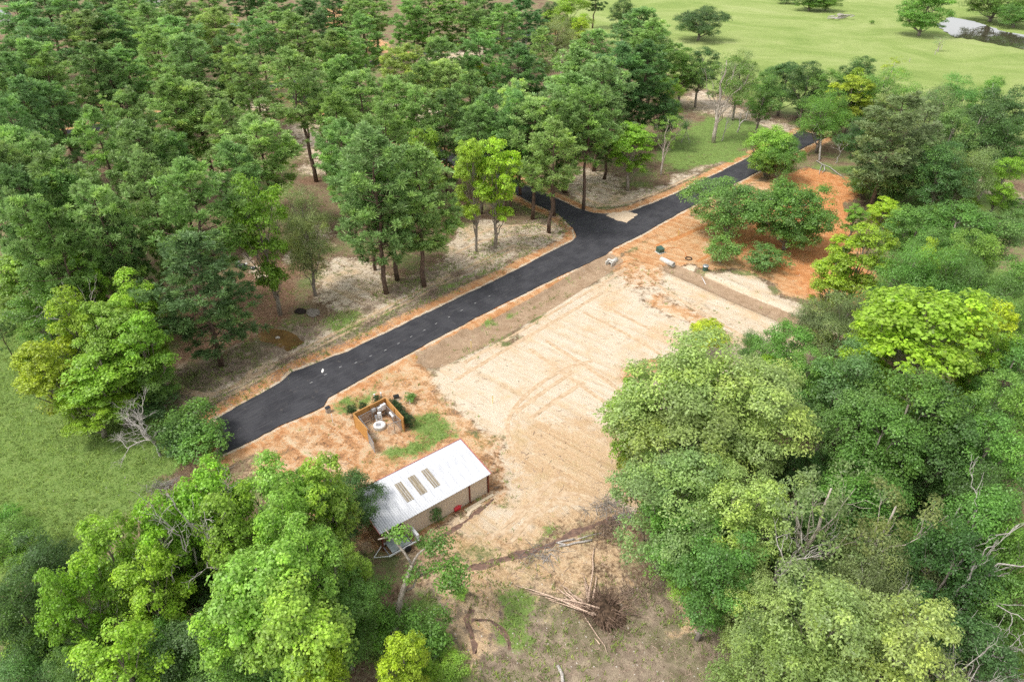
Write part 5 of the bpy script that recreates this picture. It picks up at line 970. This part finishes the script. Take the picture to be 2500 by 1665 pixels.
# grey log heap on the pasture
p = at(0, 2045, 48); hp = empty("log_heap", p, 0.3); tag(hp, "grey weathered log heap lying on the pasture", "log heap")
for i in range(16):
    x, y, z = lrng.normal(0, 2.2), lrng.normal(0, 1.2), 0.25 + 0.5 * (i % 4); L = lrng.uniform(2.5, 6); a = lrng.normal(0, 0.4); c_, s_ = math.cos(a) * L / 2, math.sin(a) * L / 2
    MB().tube([(x - c_, y - s_, z), (x, y, z + 0.1), (x + c_, y + s_, z)], [0.2, 0.24, 0.16], 7).build("log", MAT["dead_wood"], hp, True)
for i, (u, v) in enumerate([(2282, 134), (2289, 128), (2297, 122), (2220, 152), (2180, 172)]):
    p = at(0, u, v); o = MB().tube([(0, 0, -0.2), (0, 0, 1.6 if i < 3 else 1.2)], [0.12, 0.1], 8).build("fence_post", MAT["dead_wood"]); o.location = p; tag(o, ["leftmost", "middle", "rightmost"][i] + " wooden post at the pasture fence corner" if i < 3 else ["upper", "lower"][i - 3] + " low wooden post along the pasture fence line", "post", "pasture posts by the corner" if i < 3 else "pasture posts on the line")
# far houses and the teal tarp
def house(u, v, rz, w, d, h, lab):
    p = at(0, u, v); o = empty("house", p, rz); tag(o, lab, "house")
    MB().box((0, 0, h / 2), (w, d, h)).build("wall", MAT["house_wall"], o)
    mb = MB(); e = 0.5; H2 = h + d * 0.28; mb.add([(-w / 2 - e, -d / 2 - e, h - 0.05), (w / 2 + e, -d / 2 - e, h - 0.05), (w / 2 + e, d / 2 + e, h - 0.05), (-w / 2 - e, d / 2 + e, h - 0.05), (-w / 2 - e, 0, H2), (w / 2 + e, 0, H2)], [(0, 1, 5, 4), (2, 3, 4, 5), (0, 4, 3), (1, 2, 5), (0, 3, 2, 1)]); mb.build("roof", MAT["house_roof"], o)
    for x in (-w * 0.3, w * 0.05, w * 0.33):
        f = MB().box((x, -d / 2 - 0.03, h * 0.55), (1.3, 0.08, 1.3)).build("window", MAT["white_metal"], o); MB().box((x, -d / 2 - 0.08, h * 0.55), (1.1, 0.04, 1.1)).build("pane", MAT["glass_pane"], f)
    MB().box((-w * 0.13, -d / 2 - 0.03, 1.05), (1.0, 0.08, 2.1)).build("door", MAT["rust_steel"], o)
house(-25, 62, 0.3, 16, 9, 3.2, "pale house half hidden by pines at the left frame edge"); house(395, 12, -0.2, 15, 9, 3.0, "pale grey-roofed house behind the far pines at the top")
p = at(0, 577, 66); tp_ = empty("covered_boat", p, 0.2); tag(tp_, "teal covered boat shape among the far pines", "boat"); mb = MB(); mb.add([(-2.2, -0.9, 0.4), (1.6, -0.9, 0.4), (2.8, 0, 0.5), (1.6, 0.9, 0.4), (-2.2, 0.9, 0.4), (-2.0, 0, 1.3), (1.4, 0, 1.25)], [(0, 1, 6, 5), (1, 2, 6), (2, 3, 6), (3, 4, 5, 6), (4, 0, 5)]).build("cover", MAT["teal_tarp"], tp_); MB().box((-0.2, 0, 0.25), (3.8, 1.6, 0.4)).build("hull", MAT["white_metal"], tp_)

# ---------------------------------------------------------------- ground cover
def sample(w, dens, rng, xlo, xhi, ylo, yhi):
    n = int((xhi - xlo) * (yhi - ylo) * dens); x = rng.uniform(xlo, xhi, n); y = rng.uniform(ylo, yhi, n)
    i = np.clip(np.searchsorted(gx, x) - 1, 0, nx - 2); j = np.clip(np.searchsorted(gy, y) - 1, 0, ny - 2); k = j * nx + i
    keep = rng.random(n) < w[k]; return x[keep], y[keep], Z[k[keep]]
def tufts(name, x, y, z, h, col, lab, nb=5, spread=0.16, seed=0, wd=0.025):
    r = np.random.default_rng(seed); n = len(x); a = r.uniform(0, 6.283, (n, nb)); hh = h * r.uniform(0.5, 1.3, (n, nb)); o = r.normal(0, spread, (n, nb, 2))
    b0 = np.stack([x[:, None] + o[..., 0], y[:, None] + o[..., 1], np.repeat(z[:, None] - 0.02, nb, 1)], -1)
    ln = r.uniform(0.2, 0.9, (n, nb)) * hh; t = b0 + np.stack([np.cos(a) * ln, np.sin(a) * ln, hh], -1); sd_ = np.stack([-np.sin(a), np.cos(a), np.zeros_like(a)], -1) * wd
    V = np.stack([b0 - sd_, b0 + sd_, t], 2).reshape(-1, 3); F_ = np.arange(len(V)).reshape(-1, 3); cv = np.repeat(r.random(n), nb * 3)
    o_ = link(name, arrays_mesh(name, V, F_, MAT["grass_blade"], {"lv": np.repeat(r.random(n * nb), 3), "cv": cv})); o_.color = (*col, 1); tag(o_, lab, "grass", kind="stuff")
gr = np.random.default_rng(55)
dz_ = 1 - np.clip(rd < 0.4, 0, 1)
x, y, z = sample(np.clip(grass * 1.2 - 0.2, 0, 1) * (past < 0.3), 11, gr, -75, 62, 26, 112); tufts("meadow_grass", x, y, z, 0.26, (0.235, 0.345, 0.095), "green grass growing on the meadow and in patches", 4, 0.17, 1, 0.04)
x, y, z = sample(np.clip((grey > 0.4) * 0.5 * (vnoise(X / 2.2, Y / 2.2, 71) ** 2) * 2.0 + (1 - bare) * (past < 0.1) * (rd > 1) * 0.16 * vnoise(X / 3, Y / 3, 72) ** 2 * 2, 0, 1), 8, gr, -70, 70, 26, 150); tufts("weeds", x, y, z, 0.28, (0.24, 0.32, 0.10), "low weeds scattered over rubble and forest floor", 6, 0.14, 2, 0.045)
# twigs and stones
def litter_bits(name, w, dens, mat, lab, seed, ln, th, box):
    r = np.random.default_rng(seed); x, y, z = sample(np.clip(w, 0, 1), dens, r, *box); n = len(x); a = r.uniform(0, 3.14, n); L = ln * r.uniform(0.3, 1.4, n); t = th * r.uniform(0.6, 1.4, n)
    dx, dy = np.cos(a) * L / 2, np.sin(a) * L / 2; nx_, ny_ = -np.sin(a) * t, np.cos(a) * t; zz = z + 0.01
    V = np.stack([np.stack([x - dx - nx_, y - dy - ny_, zz], -1), np.stack([x - dx + nx_, y - dy + ny_, zz], -1), np.stack([x - dx, y - dy, zz + 1.6 * t], -1), np.stack([x + dx - nx_, y + dy - ny_, zz], -1), np.stack([x + dx + nx_, y + dy + ny_, zz], -1), np.stack([x + dx, y + dy, zz + 1.6 * t], -1)], 1).reshape(-1, 3)
    b = np.arange(n)[:, None] * 6; F_ = np.concatenate([b + np.array([[0, 1, 2, 2]]), b + np.array([[3, 5, 4, 4]]), b + np.array([[0, 2, 5, 3]]), b + np.array([[1, 4, 5, 2]])])
    F3 = np.concatenate([b + np.array([[0, 2, 5]]), b + np.array([[0, 5, 3]]), b + np.array([[1, 4, 5]]), b + np.array([[1, 5, 2]]), b + np.array([[0, 1, 2]]), b + np.array([[3, 5, 4]])])
    o = link(name, arrays_mesh(name, V, F3, mat)); tag(o, lab, "debris", kind="stuff")
vb = band(np.abs(vd - 2.6), 1.6, 0.8)
litter_bits("twig_litter", (grey * 0.30 + vb * 0.75 + tan * 0.10 + (sand > 0.4) * 0.015) * (past < 0.2) * (rd > 0.6), 9, MAT["pole_bark"], "broken twigs strewn over cleared ground", 91, 0.55, 0.022, (-60, 60, 26, 120))
litter_bits("dark_clods", (bare * 0.03 + grey * 0.12) * (rd > 0.4), 4, MAT["root_soil"], "dark soil clods strewn over the bare plots", 92, 0.12, 0.022, (-45, 60, 26, 130))
litter_bits("pale_stones", (grey * 0.16 + 0.03) * (past < 0.2) * (rd > 0.4), 3, MAT["rock"], "small pale stones strewn over the ground", 93, 0.10, 0.035, (-60, 60, 26, 120))

# ---------------------------------------------------------------- wheel ruts, mud channel, brush heaps
simple("rut_soil", (0.52, 0.40, 0.275), (0.42, 0.295, 0.185), 2.0, 0.95, 0.1)
simple("rut_clay", (0.50, 0.24, 0.10), (0.42, 0.175, 0.065), 2.0, 0.95, 0.1)
simple("mud_soil", (0.20, 0.12, 0.085), (0.115, 0.07, 0.055), 2.5, 0.6, 0.3)
def spline(pts, step=0.5):
    P_ = [np.array(G(u, v)[:2]) for u, v in pts]; out = []
    for i in range(len(P_) - 1):
        p0, p1, p2, p3 = P_[max(i - 1, 0)], P_[i], P_[i + 1], P_[min(i + 2, len(P_) - 1)]; n = max(2, int(np.linalg.norm(p2 - p1) / step))
        for k in range(n):
            t = k / n; out.append(0.5 * (2 * p1 + (p2 - p0) * t + (2 * p0 - 5 * p1 + 4 * p2 - p3) * t * t + (3 * p1 - p0 - 3 * p2 + p3) * t ** 3))
    out.append(P_[-1]); return np.array(out)
def strip(name, C_, prof, mat, seed, wob=0.04, wide=None):
    r = np.random.default_rng(seed); d = np.gradient(C_, axis=0); d = d / np.maximum(np.linalg.norm(d, axis=1, keepdims=True), 1e-6); nrm = np.stack([-d[:, 1], d[:, 0]], 1); m = len(prof); V = []
    for i, c in enumerate(C_):
        f = min(1, i / 3, (len(C_) - 1 - i) / 3); ww = 1.0 if wide is None else wide * (0.5 + vnoise(np.array([i * 0.35]), np.array([seed * 1.0]), seed)[0])
        for o_, h_ in prof:
            q = c + nrm[i] * (o_ * ww + r.normal(0, wob)); V.append((q[0], q[1], gz(q[0], q[1]) + (h_ if f > 0 else -0.05) + r.normal(0, 0.006)))
    F_ = [(i * m + k, i * m + k + 1, (i + 1) * m + k + 1, (i + 1) * m + k) for i in range(len(C_) - 1) for k in range(m - 1)]
    return link(name, arrays_mesh(name, V, F_, mat, None, False))
RUT = [(-0.34, -0.04), (-0.22, 0.055), (-0.12, 0.012), (0.12, 0.012), (0.22, 0.055), (0.34, -0.04)]
RUTS = [[(1240, 1330), (1290, 1270), (1350, 1230), (1400, 1225), (1450, 1240)], [(1230, 1290), (1280, 1240), (1340, 1212), (1400, 1205), (1470, 1225)], [(1180, 1320), (1260, 1270), (1340, 1180), (1380, 1170), (1420, 1190)],
        [(1255, 1010), (1330, 955), (1400, 905)], [(1290, 1025), (1360, 975), (1430, 930)], [(1130, 890), (1250, 822), (1370, 752), (1480, 688), (1530, 655)], [(1110, 930), (1240, 850), (1360, 780), (1470, 715)], [(1420, 760), (1520, 810), (1620, 870)], [(1460, 740), (1560, 790), (1650, 835)], [(1330, 830), (1440, 900), (1520, 960)], [(1290, 850), (1390, 920), (1480, 985)],
        [(1250, 1100), (1240, 1030), (1290, 960), (1380, 900), (1450, 880)], [(1560, 660), (1640, 720), (1740, 780), (1830, 830)], [(1700, 640), (1780, 600), (1850, 590), (1950, 610)], [(1600, 600), (1700, 560), (1790, 520)], [(1640, 590), (1720, 555), (1800, 530)], [(1960, 690), (2020, 640), (2060, 560), (2050, 480)], [(1930, 670), (1990, 630), (2030, 560), (2020, 490)],
        [(430, 960), (520, 960), (620, 915), (740, 852), (900, 772), (1100, 672), (1260, 596)], [(440, 985), (540, 972), (640, 922), (750, 862), (910, 782), (1110, 681), (1270, 604)], [(420, 930), (480, 960), (560, 950), (620, 900)], [(1130, 590), (1200, 560), (1300, 550), (1380, 560)], [(1110, 620), (1190, 585), (1290, 575), (1370, 585)], [(1400, 470), (1480, 500), (1580, 480), (1700, 425)]]
for i, r_ in enumerate(RUTS): tag(strip("wheel_rut", spline(r_), RUT, MAT["rut_clay" if 13 <= i <= 17 else "rut_soil"], 200 + i), kind="structure")
MUDP = [(-0.5, -0.03), (-0.3, 0.02), (0, 0.012), (0.3, 0.02), (0.5, -0.03)]
for i, (r_, w_) in enumerate([([(1530, 1255), (1470, 1275), (1400, 1300), (1330, 1335), (1260, 1355), (1180, 1378), (1130, 1385)], 0.9), ([(1160, 1480), (1140, 1510), (1155, 1560), (1160, 1600)], 0.5), ([(1145, 1512), (1200, 1515), (1235, 1550), (1245, 1590)], 0.5), ([(1040, 1325), (1110, 1290), (1170, 1245), (1210, 1215)], 0.5)]):
    tag(strip("mud_channel", spline(r_, 0.35), MUDP, MAT["mud_soil"], 300 + i, 0.07, w_), kind="structure")
br = np.random.default_rng(404)
def brush(u, v, rx, ry, n, lab, h=0.5, rz=0.0, mat="dead_wood", dark=0.6):
    p = at(0, u, v); mb = MB()
    for i in range(n):
        q = br.normal(0, 0.45, 2); s_ = np.array([q[0] * rx, q[1] * ry, max(0.02, br.uniform(0, h) * (1 - np.hypot(*q) * 0.6))]); a = br.uniform(0, 6.28); L = br.uniform(0.5, 1.8); e_ = s_ + np.array([math.cos(a) * L, math.sin(a) * L, br.normal(0, 0.15)]); e_[2] = max(0.02, e_[2])
        mb.tube(bend_path(s_, e_, 3, 0.03, br, 0.06), [br.uniform(0.012, 0.035), 0.015, 0.006], 3, False)
    o = mb.build("brush_heap", MAT[mat]); o.location = p; o.rotation_euler = (0, 0, rz); o.color = (dark, dark, dark, 1); tag(o, lab, "brush heap", "brush heaps")
brush(1480, 1238, 2.6, 1.2, 150, "grey twig brush at the clearing edge under the olive oak", 0.6, 0.4); brush(1490, 1290, 2.2, 0.9, 150, "dark brush heap beside the mud streak above the stump", 0.5, 0.5, "pole_bark"); brush(1530, 1262, 1.6, 1.0, 90, "brush tangle where the mud streak meets the oaks", 0.5, 0.2)
brush(1120, 672, 1.9, 0.9, 110, "brown brush heap on the left road berm near the pines", 0.6, 0.8, "pole_bark", 0.9); brush(1060, 715, 1.6, 0.7, 80, "smaller brush heap on the berm left below the bigger one", 0.4, 0.8, "pole_bark", 0.9); brush(705, 880, 2.4, 0.7, 110, "brown brush along the verge by the road's widened part", 0.4, 0.8, "pole_bark", 0.9); brush(905, 790, 2.0, 0.6, 70, "thin brush on the verge midway along the road", 0.3, 0.8, "pole_bark", 0.9)
brush(1320, 1355, 2.0, 1.2, 80, "pale twiggy brush left of the small green patch", 0.35, 0.2); brush(1555, 1440, 2.2, 1.6, 120, "dark twigs scattered above the stump heap", 0.3, 0.0, "pole_bark", 0.8); brush(400, 1190, 1.6, 1.2, 120, "grey twig tangle below the dead fan-shaped tree", 0.7, 0.0)
